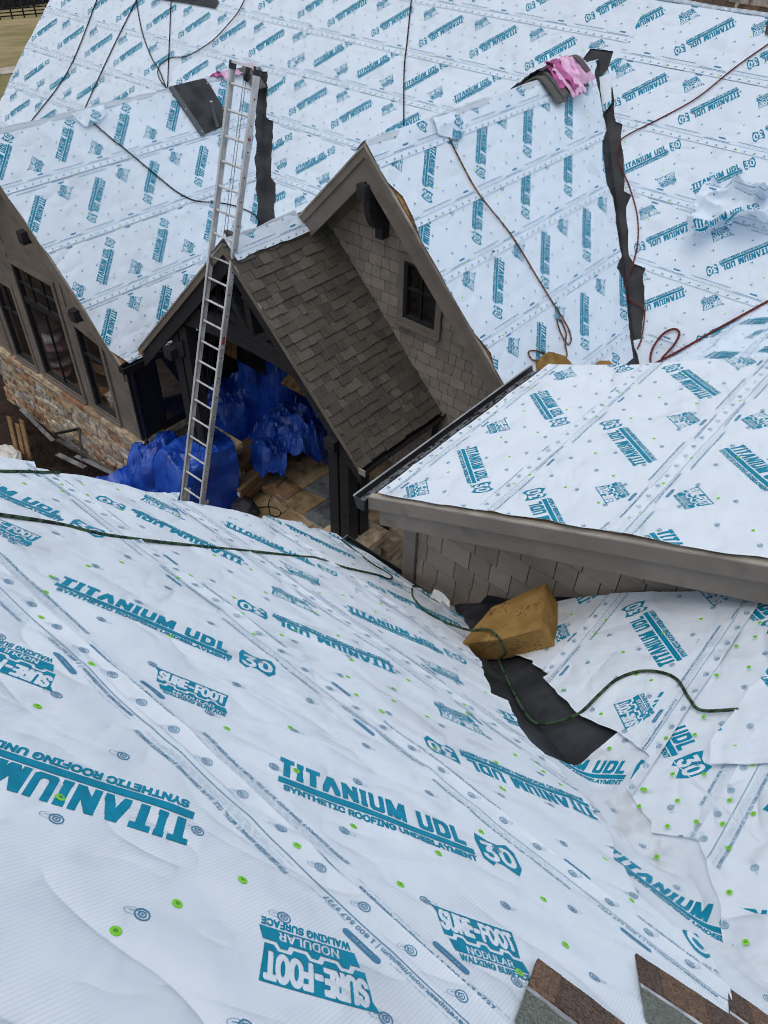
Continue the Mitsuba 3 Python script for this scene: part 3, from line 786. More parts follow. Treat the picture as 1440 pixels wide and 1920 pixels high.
near_caps = [(0.18, 1.09), (0.56, 1.04), (0.55, 0.74), (0.21, 0.72), (0.09, 0.72), (0.36, 0.71), (0.79, 1.00), (0.78, 0.74), (0.94, 0.53), (0.72, 0.51), (1.21, 0.52), (1.12, 0.22), (0.57, 0.39), (0.99, 0.09), (1.42, 0.01), (1.51, -0.00), (0.57, 0.23), (0.77, 0.14), (1.60, 0.64), (1.66, 0.16), (0.93, 2.40), (0.73, 2.26), (0.65, 2.13), (0.54, 1.93), (0.53, 1.63), (0.30, 1.44), (0.73, 1.25), (0.96, 1.21), (0.92, 1.83), (1.11, 2.48), (1.32, 2.39), (1.44, 2.46), (1.53, 2.25), (1.45, 2.08), (1.34, 1.87), (1.51, 1.88), (1.65, 1.93), (1.75, 1.64), (1.49, 1.37), (1.57, 1.50), (1.51, 1.23), (1.74, 1.64), (1.91, 1.89), (1.99, 2.15), (2.80, 2.56), (2.56, 2.47), (2.35, 2.47), (4.08, 3.59), (4.07, 3.32), (2.20, 2.79), (1.81, 2.35), (1.53, 2.25), (2.89, 2.40), (2.17, 2.07), (2.17, 1.82), (2.17, 1.63), (1.97, 1.44), (2.65, 2.25), (1.96, 2.66), (1.12, 3.32), (1.53, 3.59), (1.77, 3.66), (1.46, 3.40), (1.35, 3.45), (1.30, 3.34), (1.37, 3.09), (1.55, 3.25), (1.96, 3.37), (2.71, 3.59), (2.58, 3.66), (1.81, 2.79), (1.49, 2.85), (1.57, 1.50), (1.49, 1.37), (1.77, 1.38), (1.66, 1.29), (1.98, 1.44), (1.75, 1.15), (1.51, 1.24), (2.15, 1.18), (2.07, 1.11), (1.38, 0.96), (1.53, 0.95), (2.57, 1.27), (2.00, 0.77), (2.09, 0.68), (1.79, 0.77), (2.15, 1.18), (1.60, 0.63), (2.02, 0.52), (2.03, 0.62)]
side_caps = [(3.92, 1.32), (3.46, 0.76), (3.19, 0.49), (3.54, 0.19), (3.34, 0.07), (3.63, 0.13), (3.26, 0.19), (2.91, 0.13), (2.77, 0.12), (2.72, 0.23), (2.60, 0.46), (3.24, 0.59), (3.83, 1.03), (3.82, 0.46), (4.22, 0.74), (2.72, -0.06), (2.96, -0.03), (2.62, -0.16), (3.04, 0.93), (2.35, 0.19), (2.86, 0.62), (2.32, 0.03), (3.77, 0.15), (3.67, 0.62), (3.66, 1.02), (2.48, 0.11), (2.51, -0.01), (2.35, 0.18), (2.32, 0.03), (2.16, 0.01), (2.22, -0.08), (2.38, -0.15), (2.24, -0.17), (2.33, -0.25), (2.12, -0.23), (1.98, -0.02), (1.91, -0.30), (2.62, -0.16), (1.72, -0.41), (2.24, 0.16)]
r = np.random.default_rng(5)


def lift_at(rolls, w, base, step):
    """How far a sheet stands off the deck at w."""
    top = [c for c in sorted(rolls) if c - 0.61 <= w[1]]
    c = top[-1] if top else rolls[0]
    return base + step * (1 - min(1, max(0, (w[1] - c + 0.61) / 1.12))) + 0.001


for x, y in near_caps:
    w = near.ab([(x, y)])[0]
    nail(near, w, lift_at([-5.95, -4.88, -3.72, -2.49, -1.355, -0.205], w, 0.012, 0.010), r.normal(0, 0.06, 2))
for x, y in side_caps:
    w = side.ab([(x, y)])[0]
    nail(side, w, lift_at([-1.98, -0.89, 0.10], w, 0.016, 0.010), r.normal(0, 0.06, 2))
for c in (-2.93, -1.85, -0.72, 0.40):
    for row, off, dx in ((-0.555, 0, 0.30), (-0.16, 0.1, 0.55), (0.20, 0.35, 0.55)):
        a = -6.7 + off
        while a < -3.95:
            w = np.array([a + r.uniform(-0.12, 0.12), c + row + r.uniform(-0.06, 0.06)])
            if reg_w.buffer(-0.03).contains(Point(w)):
                nail(wing, w, lift_at([-2.93, -1.85, -0.72, 0.40], w, 0.004, 0.007), r.normal(0, 0.06, 2))
            a += dx
for roof, reg, cs in ((main, part_a, (15.23, 16.36, 17.44, 18.5, 19.55)), (main, part_b, (15.3, 16.43, 17.54, 18.61, 19.51)), (main, part_c, (15.0, 16.03, 17.06, 18.18, 19.2, 20.27)),
                      (gab, gab.plan(cut_g[:0] + [(12.3, 14.1), (9.9, 11.5), (6.3, 11.2), (6.2, 14.1)]), (16.28, 17.4, 18.49, 19.62)), (ent, reg_e.buffer(-0.05), (6.3, 7.37, 8.37, 9.15))):
    mb = MB()
    c0 = trimesh.creation.cylinder(0.0105, 0.004, sections=8)
    shapely.prepare(reg)
    x0, y0, x1, y1 = reg.bounds
    rot = np.stack([roof.ea, roof.eb, roof.n], 1)
    for c in cs:
        for row, dx in ((-0.56, 0.42), (-0.2, 0.8), (0.15, 0.9)):
            for a in np.arange(x0, x1, dx):
                w = np.array([a + r.uniform(-0.1, 0.1), c + row + r.uniform(-0.05, 0.05)])
                if reg.contains(Point(w)):
                    p = roof.pos([w], roof.wave(np.array([w])) + 0.022)[0]
                    mb.add(c0.vertices @ rot.T + p, c0.faces)
    add(roof.part + '__cap_nails', mb, 'cap_green', kind='stuff')
#### WALLS
def siding(holder, o, ex, region, row, wmin, wmax, n, seed, z0):
    """Shake siding: each shake its own thin wedge, in the wall frame (ex to the right, z up), n pointing out."""
    r = np.random.default_rng(seed)
    x0, _, x1, y1 = region.bounds
    shapely.prepare(region)
    z = z0
    ez = np.array([0, 0, 1.0])
    while z < y1:
        x = x0 - r.uniform(0, wmax)
        while x < x1:
            w = r.uniform(wmin, wmax)
            dz = 0.0
            p = sbox(x + 0.004, z + dz + 0.004, x + w - 0.004, z + row - 0.009).intersection(region)
            for g in polys(p):
                if g.area < 0.0015:
                    continue
                g = shapely.geometry.polygon.orient(g.simplify(0.002))
                t = np.array(g.exterior.coords)[:-1]
                q = 0.013 - 0.009 * (t[:, 1] - z) / row + r.uniform(-0.0006, 0.0006)
                fr = o + t[:, :1] * ex + t[:, 1:] * ez
                k = len(t)
                vv = np.vstack([fr, fr + q[:, None] * n])
                tv, tf = triangulate(g)
                idx = [int(np.argmin(np.linalg.norm(t - c, axis=1))) for c in tv]
                ff = [[idx[a] + k for a in f3] for f3 in tf]
                if np.dot(np.cross(ex, ez), n) < 0:
                    ff = [f3[::-1] for f3 in ff]
                for i in range(k):
                    j = (i + 1) % k
                    s = [[i, j, j + k], [i, j + k, i + k]]
                    if np.dot(np.cross(ex, ez), n) < 0:
                        s = [f3[::-1] for f3 in s]
                    ff += s
                add(holder + '__siding_shake', trimesh.Trimesh(vv, ff, process=False), 'siding_%d' % r.integers(4))
            x += w
        z += row


def rubble(holder, o, ex, region, row, wide, n, seed, depth=0.05, name='stone', tones=(0, 0, 1, 2, 3, 4, 5), flat=0.5):
    """Rough masonry: every stone a chamfered irregular block standing proud of the mortar."""
    r = np.random.default_rng(seed)
    ez = np.array([0, 0, 1.0])
    x0, z, x1, y1 = region.bounds
    while z < y1:
        h = row * r.uniform(0.65, 1.35)
        x = x0 - r.uniform(0, 0.2)
        while x < x1:
            w = min(wide * r.uniform(0.45, 1.6), 4 * h)
            c = np.array([x + w / 2, z + h / 2])
            if region.contains(Point(c)) or region.intersection(sbox(x, z, x + w, z + h)).area > 0.55 * w * h:
                j = lambda s: r.uniform(-s, s)
                base = [(-w / 2 + j(.012), -h / 2 + j(.012)), (j(w * .2), -h / 2 + j(.012)), (w / 2 + j(.012), -h / 2 + j(.02)), (w / 2 + j(.012), h / 2 + j(.02)), (j(w * .2), h / 2 + j(.012)), (-w / 2 + j(.02), h / 2 + j(.02))]
                q = np.array(base) * [1 - 0.014 / w, 1 - 0.014 / h]
                d = depth * r.uniform(0.6, 1.25)
                f0 = q + c
                f1 = q * r.uniform(0.80, 0.92) + c + [j(.008), j(.006)]
                pts = np.vstack([o + f0[:, :1] * ex + f0[:, 1:] * ez - n * 0.02, o + f0[:, :1] * ex + f0[:, 1:] * ez + n * d * 0.55, o + f1[:, :1] * ex + f1[:, 1:] * ez + n * (d + r.uniform(-0.006, 0.006, (6, 1)))])
                add(holder + '__' + name, trimesh.Trimesh(pts).convex_hull, 'stone_%d' % tones[r.integers(len(tones))])
            x += w
        z += h


def window(o, ex, n, w, h, label, casing='trim', rails=(), bars=(), cw=0.09, sash=0.045, sill=True, top_cut=None):
    """A window: casing round it (the part itself), then frame, muntins, sill and pane as sub-parts. o is the lower left corner."""
    o, ex, n = np.array(o, float), np.array(ex, float), np.array(n, float)
    ez = np.array([0, 0, 1.0])
    k = uniq('house__window')
    out = Polygon([(0, 0), (w, 0), (w, h if top_cut is None else h - top_cut), (0, h)])
    mb = MB().prism(out.buffer(cw, join_style='mitre').difference(out), o + n * 0.004, ex, ez, n * 0.035)
    add(k, mb, casing, label=label)
    add(k + '__frame', MB().prism(out.difference(out.buffer(-sash, join_style='mitre')), o - n * 0.07, ex, ez, n * 0.085), 'window_frame')
    for y, t in rails:
        add(k + '__rail', MB().prism(sbox(sash, y - t / 2, w - sash, y + t / 2).intersection(out.buffer(-sash)), o - n * 0.05, ex, ez, n * 0.055), 'window_frame')
    for x, y0, y1, t in bars:
        add(k + '__muntin', MB().prism(sbox(x - t / 2, y0, x + t / 2, y1).intersection(out.buffer(-sash)), o - n * 0.045, ex, ez, n * 0.04), 'window_frame')
    if sill:
        add(k + '__sill', MB().prism(sbox(-cw, -cw - 0.03, w + cw, -cw), o + n * 0.004, ex, ez, n * 0.07), casing)
    v, f = triangulate(out.buffer(-sash * 0.9, join_style='mitre'))
    add(k + '__pane', trimesh.Trimesh(o - n * 0.03 + v[:, :1] * ex + v[:, 1:] * ez, f, process=False), 'glass')
    return k


YR = np.array([0, -1.0, 0])
NX = np.array([-1.0, 0, 0])
# ---- left gable end: wall, windows, stone base
XG = 6.45
k = 'house__gable_wall'
wall = Polygon([(11.60, 1.40), (11.60, 3.86), (14.2, 6.46), (16.9, 3.76), (17.0, 3.6), (17.0, 1.40)])
openings = [sbox(13.54, 1.55, 14.96, 4.07), sbox(15.36, 1.53, 16.12, 3.40), Polygon([(12.32, 1.57), (13.08, 1.57), (13.08, 3.42), (12.32, 3.28)])]
hole = wall
for w_ in openings:
    hole = hole.difference(w_)
mb = MB()
for g in polys(hole):
    mb.prism(affinity.scale(g, -1, 1, origin=(0, 0)), (XG, 0, 0), YR, (0, 0, 1), (0.14, 0, 0))
add(k, mb, 'trim', label='brown gable end wall at the left with three tall dark windows above a stone base')
mb = MB()
for y0, y1, z0, z1 in ((11.60, 11.78, 1.42, 3.85), (13.22, 13.40, 1.42, 5.2), (15.08, 15.26, 1.42, 5.2), (16.4, 16.55, 1.42, 4.0)):
    mb.aabb(XG - 0.022, XG + 0.01, y0, y1, z0, z1)
mb.aabb(XG - 0.026, XG + 0.01, 12.2, 16.2, 4.28, 4.42)
mb.aabb(XG - 0.024, XG + 0.01, 12.55, 13.22, 3.66, 3.74)
mb.aabb(XG - 0.024, XG + 0.01, 15.26, 15.9, 3.60, 3.68)
add(k + '__trim_board', mb, 'trim')
window((XG, 14.96, 1.55), YR, NX, 1.42, 2.52, 'tallest dark window in the middle of the left gable end', rails=((1.76, 0.13), (2.15, 0.02)), bars=((0.47, 1.8, 2.5, 0.02), (0.95, 1.8, 2.5, 0.02), (0.71, 0.05, 1.7, 0.02)))
window((XG, 16.12, 1.53), YR, NX, 0.76, 1.87, 'dark window of the left gable end that the frame cuts off', rails=((1.2, 0.02),), bars=((0.38, 1.2, 1.85, 0.02),))
window((XG, 13.08, 1.57), YR, NX, 0.76, 1.85, 'narrow dark window with a sloping top at the right of the left gable end', rails=((1.25, 0.03),), top_cut=0.14)
o = np.array([XG - 0.02, 0, 0])
add(k + '__mortar_bed', MB().aabb(XG - 0.03, XG + 0.15, 11.62, 17.4, -1.2, 1.30), 'mortar')
rubble(k, np.array([XG - 0.03, 0, 0]), YR, sbox(-17.4, -0.55, -11.60, 1.24), 0.135, 0.34, NX, 21)
rr = np.random.default_rng(4)
y = 11.55
while y < 17.4:
    w_ = rr.uniform(0.45, 0.85)
    m = MB().aabb(XG - 0.13, XG + 0.02, y + 0.006, y + w_ - 0.006, 1.275 + rr.uniform(-.005, .005), 1.40)
    add(k + '__ledge_stone', m, 'stone_%d' % (0, 3, 0, 1, 3, 0)[rr.integers(6)])
    y += w_
# the gable's overhang: rake boards, outlooker ends
ez = (0, 0, 1)


def rake_band(apex, half_l, half_r, v0, v1, x0, x1, slope=1.0):
    ya, za = apex
    return MB().prism(Polygon([(-(ya + half_l), za - half_l * slope - v0), (-ya, za - v0), (-(ya - half_r), za - half_r * slope - v0), (-(ya - half_r), za - half_r * slope - v1), (-ya, za - v1), (-(ya + half_l), za - half_l * slope - v1)]), (x0, 0, 0), YR, ez, (x1 - x0, 0, 0))


ag = (14.2, 6.6435)
add(k + '__rake_board', rake_band(ag, 3.1, 3.1, 0.025, 0.06, 6.085, 6.12), 'trim_edge')
add(k + '__rake_board', rake_band(ag, 3.08, 3.08, 0.06, 0.20, 6.10, 6.14), 'trim')
add(k + '__rake_board', rake_band(ag, 3.05, 3.05, 0.20, 0.46, 6.12, 6.16), 'trim')
for y_ in (13.30, 12.20, 15.1):
    z_ = 6.6435 - abs(14.2 - y_) - 0.40
    add(k + '__outlooker', MB().aabb(6.00, 6.44, y_ - 0.08, y_ + 0.08, z_ - 0.26, z_ - 0.04), 'dark_timber')
# room behind the windows
mb = MB()
for a in ((6.7, 9.6, 11.75, 17.0, 0.70, 0.80), (9.5, 9.6, 11.75, 17.0, 0.8, 4.6), (6.6, 9.6, 16.9, 17.0, 0.8, 4.6), (6.6, 9.6, 12.6, 16.9, 4.6, 4.66)):
    mb.aabb(*a)
add('house__room', mb, 'room', label='dim unfinished room seen through the windows of the left gable end')
mb = MB()
for i in range(7):
    mb.aabb(9.38, 9.48, 13.0 + 0.45 * i, 13.045 + 0.45 * i, 0.8, 4.5)
mb.aabb(9.36, 9.48, 12.9, 15.8, 2.3, 2.38)
add('house__room__stud_wall', mb, 'lumber')
for i, (x, y, z, dx, dy, a) in enumerate(((7.4, 13.9, 1.0, 0.15, 1.1, 0.5), (7.7, 14.3, 1.15, 0.12, 1.2, 0.2), (8.2, 13.4, 1.3, 0.3, 0.9, -0.3))):
    q = T().rotate([0, 0, 1], 30 * a)
    c, s = math.cos(a), math.sin(a)
    add(uniq('house__room__board'), MB().box((x, y, z), (dx * c, dx * s, 0), (-dy * s, dy * c, 0), (0, 0, 0.02)), 'lumber')
for i in range(6):
    m = trimesh.creation.icosphere(2, 1.0)
    v = m.vertices * [0.28, 0.34, 0.12] * (0.85 + 0.35 * meshkit.fbm(m.vertices * 1.7 + i, 3)[:, None])
    add('house__room__insulation_batt', trimesh.Trimesh(v + [7.1 + 0.06 * (i % 2), 15.72 + 0.05 * (i % 3), 0.98 + 0.22 * i], m.faces, process=False), ('insulation', 'bag_white', 'room')[i % 3], True)

# ---- right-hand flank of that wing, in the porch
k = 'house__flank_wall'
add(k, MB().aabb(6.46, 7.05, 11.60, 11.74, 1.4, 3.82).aabb(8.3, 9.8, 11.60, 11.74, 1.4, 3.82).aabb(7.05, 8.3, 11.60, 11.74, 3.3, 3.82), 'dark_timber', label='dark flank wall beside the porch under the black gutter')
add(k + '__corner_board', MB().aabb(6.43, 6.60, 11.56, 11.602, 1.42, 3.8), 'window_frame')
add(k + '__mortar_bed', MB().aabb(6.44, 9.8, 11.60, 11.74, -0.8, 1.3), 'mortar')
rubble(k, np.array([0, 11.60, 0]), np.array([1.0, 0, 0]), sbox(6.45, 0.0, 9.7, 1.25), 0.135, 0.30, np.array([0, -1.0, 0]), 22, 0.04)
add(k + '__ledge', MB().aabb(6.40, 9.8, 11.50, 11.62, 1.28, 1.40), 'stone_0')
window((7.05, 11.60, 1.45), (1, 0, 0), (0, -1, 0), 1.25, 1.85, 'wide dark window in the flank wall beside the porch', casing='window_frame')
mb = MB()
for a, b in (((6.05, 11.02, 3.50), (8.9, 11.02, 3.50)),):
    mb.prism(Polygon([(0, 0), (0.13, 0), (0.15, 0.12), (0.135, 0.12), (0.12, 0.012), (0.012, 0.012), (0.012, 0.12), (0, 0.12)]), (6.05, 10.95, 3.40), (0, 1, 0), (0, 0, 1), (2.9, 0, 0))
add('house__gutter', mb, 'black_metal', label='black gutter under the left gable roof, littered with leaves')
add('house__gutter__end_cap', MB().aabb(6.04, 6.055, 10.95, 11.1, 3.40, 3.52), 'black_metal')
mb = MB()
for i in range(26):
    x, y_ = 6.5 + rr.uniform(0, 1.1) * rr.uniform(0.3, 1), 11.0 + rr.uniform(-0.05, 0.09)
    mb.box((x, y_, 3.525 + rr.uniform(-.01, .02)), (0.018, rr.uniform(-.01, .01), 0.004), (0, 0.012, rr.uniform(-.006, .006)), (0, 0, 0.001))
add('dry_leaves', mb, 'leaf_dry', label='pale dry leaves lying along the black gutter', cat='leaves', kind='stuff')
add('house__downspout', MB().tube([(6.55, 11.02, 3.42), (6.52, 11.30, 3.20), (6.50, 11.50, 3.0), (6.50, 11.50, 1.62), (6.46, 11.46, 1.44), (6.32, 11.44, 1.30), (6.30, 11.44, 0.2)], 0.045, 8), 'black_metal', 40, label='black downspout bending over the stone ledge by the porch')

# ---- gable end with the small window
XE = 8.30
k = 'house__gable_wall_001'
wall = Polygon([(-3.98, 1.45), (-6.62, 1.45), (-6.62, 4.75), (-8.35, 6.25), (-8.35, 6.05), (-6.92, 7.56), (-3.98, 4.62)])
wall = Polygon([(-3.98, 1.45), (-3.98, 4.62), (-6.92, 7.56), (-8.40, 6.08), (-8.3, 5.95), (-6.62, 4.60), (-6.62, 1.45)])
win = sbox(-6.53, 5.28, -5.93, 6.17)
mb = MB()
for g in polys(wall.difference(win)):
    mb.prism(g, (XE, 0, 0), YR, ez, (0.12, 0, 0))
add(k, mb, 'shingle_side', label='brown shake-sided gable end wall behind the porch roof')
siding(k, np.array([XE, 0, 0]), YR, wall.difference(win.buffer(0.10, join_style='mitre')), 0.178, 0.13, 0.27, NX, 31, 1.45)
window((XE - 0.02, 6.53, 5.28), YR, NX, 0.60, 0.89, 'small dark two-pane window in the shake-sided gable end', rails=((0.48, 0.03),), bars=((0.30, 0.05, 0.46, 0.015), (0.30, 0.5, 0.84, 0.015)), cw=0.10, sash=0.05)
add(k + '__backing', MB().aabb(XE + 0.6, XE + 0.65, 5.5, 6.8, 5.1, 6.4), 'room')
add(k + '__mortar_bed', MB().aabb(XE, XE + 0.15, 3.98, 6.62, 0.2, 1.45), 'mortar')
rubble(k, np.array([XE, 0, 0]), YR, sbox(-6.62, 0.5, -3.98, 1.40), 0.135, 0.30, NX, 23)
ae = (6.92, 7.7651)
add(k + '__rake_board', rake_band(ae, 1.56, 3.1, 0.022, 0.055, 7.805, 7.84), 'trim_edge')
add(k + '__rake_board', rake_band(ae, 1.55, 3.1, 0.055, 0.19, 7.82, 7.855), 'trim')
add(k + '__rake_board', rake_band(ae, 1.55, 3.1, 0.19, 0.49, 7.85, 7.89), 'trim')
add(k + '__frieze_board', rake_band((6.92, 7.60), 1.3, 3.0, 0.0, 0.36, XE - 0.045, XE - 0.001), 'trim')
add(k + '__rake_board', MB().prism(Polygon([(-8.47, 6.19), (-8.52, 6.14), (-8.30, 5.86), (-8.2, 5.98)]), (7.815, 0, 0), YR, ez, (0.08, 0, 0)), 'trim')
b = uniq('house__bracket')
add(b, MB().aabb(7.75, XE - 0.022, 6.845, 6.995, 7.06, 7.24), 'dark_timber', label='dark timber bracket under the peak of the shake-sided gable')
add(b + '__leg', MB().aabb(8.13, XE - 0.022, 6.855, 6.985, 6.40, 7.055), 'dark_timber')
arc = [(7.86 + 0.22 * (1 - math.cos(t)), 7.055 - 0.48 * math.sin(t)) for t in np.linspace(0, math.pi / 2, 9)]
pl = Polygon(arc + [(8.125, 6.57)] + [(8.125, 7.055)])
add(b + '__brace', MB().prism(pl, (0, 6.87, 0), (1, 0, 0), ez, (0, 0.10, 0)), 'dark_timber')

# ---- entry under the porch
k = 'house__entry'
add(k, MB().aabb(9.7, 9.85, 9.9, 11.55, 0.9, 3.42).aabb(XE + 0.13, 9.85, 6.62, 6.74, 0.9, 3.42).aabb(XE + 0.005, 9.85, 6.62, 11.55, 3.42, 3.50).prism(Polygon([(-6.64, 3.42), (-6.64, 4.60), (-8.27, 6.25), (-10.75, 3.77), (-10.75, 3.42)]), (XE + 0.005, 0, 0), YR, ez, (0.1, 0, 0)), 'dark_timber', label='deep dark entry under the porch')
add(k + '__mortar_bed', MB().aabb(9.7, 9.85, 6.75, 9.89, 0.9, 3.41), 'mortar')
rubble(k, np.array([9.70, 0, 0]), YR, sbox(-9.9, 0.95, -6.76, 3.38), 0.14, 0.36, NX, 24)
d = k + '__door'
add(d, MB().aabb(9.66, 9.698, 10.1, 11.2, 0.96, 3.2), 'window_frame')

# ---- porch roof with its shingles
add(porch.part, porch.slab(porch.plan([(6.44, 5.76), (XE - 0.002, 5.76), (XE - 0.002, 8.27), (6.44, 8.27)]), -0.004, 0.12), 'dark_timber', label='small dark shingled roof over the porch')
mb = MB().prism(Polygon([(0, 0), (2.70, -2.70), (2.70, -2.84), (0, -0.14)]), (6.44, 8.27, 6.466), (0, 1, 0), ez, (1.86, 0, 0))
add('house__porch_roof__far_slope', mb, 'shingle_side')
r = np.random.default_rng(12)
expo = 0.142
b_lo, b_hi = 5.73 / S2, 8.27 / S2
row = 0
b = b_lo
while b < b_hi - 0.02:
    a = 6.41 - r.uniform(0, 0.15)
    while a < XE - 0.03:
        w = r.choice([0.115, 0.15, 0.18, 0.22, 0.27])
        thick = r.choice([0.005, 0.021, 0.024])
        a0, a1 = max(a + 0.0015, 6.405), min(a + w - 0.0015, XE - 0.012)
        if a1 - a0 > 0.03:
            drop = 0.0 if thick < 0.01 else r.uniform(0.006, 0.022)
            top = min(b + expo + 0.03, b_hi)
            j = r.uniform(-0.003, 0.003, 4)
            base = [(a0, b - drop + j[0]), (a1, b - drop + j[1]), (a1 - 0.004, top), (a0 + 0.004, top)]
            lo, up = porch.pos(base, [0.004, 0.004, -0.003, -0.003]), porch.pos(base, [0.006 + thick, 0.006 + thick, 0.003 + 0 * thick, 0.003])
            m = trimesh.Trimesh(np.vstack([lo, up]), [[4, 5, 6], [4, 6, 7], [0, 1, 5], [0, 5, 4], [1, 2, 6], [1, 6, 5], [2, 3, 7], [2, 7, 6], [3, 0, 4], [3, 4, 7]], process=False)
            add('house__porch_roof__shingle', m, 'shingle_%d' % r.integers(5))
        a += w
    b += expo
    row += 1
ap = (8.27, 6.474)
k = 'house__porch_frame'
add(k, rake_band(ap, 2.68, 2.50, 0.15, 0.42, 6.47, 6.52), 'dark_timber', label='dark timber frame of the porch, its posts on stone piers')
add(k + '__rake_board', rake_band(ap, 2.70, 2.53, 0.0, 0.03, 6.415, 6.45), 'trim_edge')
add(k + '__rake_board', rake_band(ap, 2.69, 2.52, 0.03, 0.15, 6.43, 6.47), 'trim')
add(k + '__eave_block', MB().prism(Polygon([(-9.72, 4.38), (-10.1, 4.12), (-10.1, 3.92), (-9.85, 3.98), (-9.72, 4.1)]), (6.5, 0, 0), YR, ez, (0.2, 0, 0)), 'dark_timber')
add(k + '__eave_end', MB().aabb(6.42, 6.56, 10.86, 10.97, 3.66, 3.76), 'weathered')
low = [(y_, 4.62 + 0.20 * (1 - ((y_ - 8.02) / 1.9) ** 2)) for y_ in np.linspace(6.1, 9.95, 24)]
under = Polygon([(-8.27, 6.27), (-5.70, 3.70), (-10.84, 3.70)])
add(k + '__tie_beam', MB().prism(Polygon([(-y_, z_) for y_, z_ in low] + [(-10.3, 4.93), (-9.75, 5.12), (-6.5, 5.12), (-6.1, 4.93)]).buffer(0).intersection(under), (6.55, 0, 0), YR, ez, (0.17, 0, 0)), 'dark_timber')
for p, q, w_ in (((6.63, 8.02, 5.05), (6.63, 8.12, 6.05), 0.10), ((6.63, 8.02, 5.08), (6.63, 8.85, 5.42), 0.13), ((6.63, 7.90, 5.08), (6.63, 7.30, 5.45), 0.11), ((6.63, 8.10, 5.1), (6.63, 8.50, 5.72), 0.13)):
    add(k + '__strut', MB().beam(p, q, 0.12, w_, (1, 0, 0)), 'dark_timber')
for ys_ in ((6.28, 6.47), (6.06, 6.24)):
    for x_ in (6.52, 6.78):
        add(k + '__post', MB().aabb(x_, x_ + 0.21, ys_[0], ys_[1], 2.10, ys_[0] - 2.02), 'dark_timber')
for y_ in (9.62, 9.86):
    add(k + '__post', MB().aabb(6.54, 6.75, y_, y_ + 0.19, 2.10, 4.64), 'dark_timber')
for y_ in (6.30, 10.0):
    add(k + '__plate_beam', MB().aabb(6.36, XE - 0.002, y_ - 0.11, y_ + 0.09, 3.98, 4.17), 'dark_timber')
for y_ in (6.2, 9.78):
    c = np.array([6.78, y_, 0])
    add(k + '__pier_core', MB().aabb(6.50, 7.06, y_ - 0.30, y_ + 0.30, 0.2, 1.98), 'mortar')
    rubble(k, np.array([6.50, 0, 0]), YR, sbox(-y_ - 0.32, 0.5, -y_ + 0.32, 1.97), 0.14, 0.28, NX, 40 + int(y_), name='pier_stone')
    rubble(k, np.array([0, y_ - 0.30, 0]), np.array([1.0, 0, 0]), sbox(6.48, 0.5, 7.08, 1.97), 0.14, 0.28, np.array([0, -1.0, 0]), 50 + int(y_), name='pier_stone')
    add(k + '__pier_cap', MB().aabb(6.38, 7.18, y_ - 0.42, y_ + 0.42, 1.98, 2.10), 'stone_0')
# kneewall from the right pier, and the porch gutter
add('house__kneewall', MB().aabb(7.19, XE - 0.01, 5.80, 6.10, 0.3, 1.6), 'stone_0')
prof = Polygon([(0, 0), (-0.10, 0), (-0.125, 0.10), (-0.113, 0.10), (-0.092, 0.012), (-0.010, 0.012), (-0.010, 0.10), (0, 0.10)])
add('house__gutter', MB().prism(prof, (6.40, 5.735, 3.845), (0, 1, 0), ez, (1.98, 0, 0)), 'black_metal', label='black gutter along the eave of the shingled porch roof')
add('house__gutter_001__end_cap', MB().aabb(6.385, 6.402, 5.615, 5.74, 3.845, 3.948), 'trim_edge')
add('house__downspout', MB().tube([(8.2, 5.68, 3.86), (8.22, 5.76, 3.6), (8.22, 5.80, 1.0)], 0.045, 8), 'black_metal', 40)

# the flap of underlayment over the head of the porch shingles
reg = porch.plan(ragged([(6.47, 8.055), (6.9, 8.07), (7.3, 8.06), (7.62, 8.03), (7.99, 8.02), (7.90, 8.12), (7.82, 8.27), (6.47, 8.27)], 0.010, 0.1, 31))
lay(porch, reg, [(11.99, 7.2, True)], base=0.030, step=0.016, grid=0.03)
xs = np.linspace(6.47, 7.82, 40)
prof2 = [(8.19, 6.395), (8.24, 6.455), (8.27, 6.47), (8.30, 6.455), (8.60, 6.15)]
pv = np.array([[x, y, z + 0.05 + 0.010 * math.sin(x * 5.1) + 0.006 * math.sin(x * 13)] for x in xs for y, z in prof2])
add('house__porch_roof__ridge_wrap', trimesh.Trimesh(pv, quads(len(xs), len(prof2)), process=False), 'sheet_far', True)

# ---- the low wing: wall, rake boards, gutter
XW = 4.22
k = 'house__wing_wall'
wall = Polygon([(-3.17, 0.4), (-3.17, 6.42), (-3.0, 6.50), (2.2, 8.66), (2.2, 4.0), (-2.2, 4.0), (-2.6, 0.4)])
add(k, MB().prism(wall, (XW, 0, 0), YR, ez, (0.12, 0, 0)).aabb(XW + 0.12, 6.6, 3.03, 3.15, 0.4, 6.45).aabb(6.48, 6.6, -2.2, 3.03, 0.4, 6.6), 'shingle_side', label='brown shake-sided wall under the low bright roof')
shake = Polygon([(-3.035, 4.3), (-3.035, 6.50), (2.2, 8.66), (2.2, 5.2), (-1.2, 6.4), (-2.4, 5.35), (-2.7, 4.3)])
siding(k, np.array([XW, 0, 0]), YR, shake, 0.228, 0.16, 0.33, NX, 33, 4.3)
add(k + '__corner_board', MB().aabb(XW - 0.045, XW - 0.002, 3.04, 3.18, 0.4, 6.44), 'trim')


def wing_band(v0, v1, x0, x1, y0=3.36):
    f = lambda y_: 7.88 - y_ * 5 / 12
    return MB().prism(Polygon([(-y0, f(y0) - v0), (2.2, f(-2.2) - v0), (2.2, f(-2.2) - v1), (-y0, f(y0) - v1)]), (x0, 0, 0), YR, ez, (x1 - x0, 0, 0))


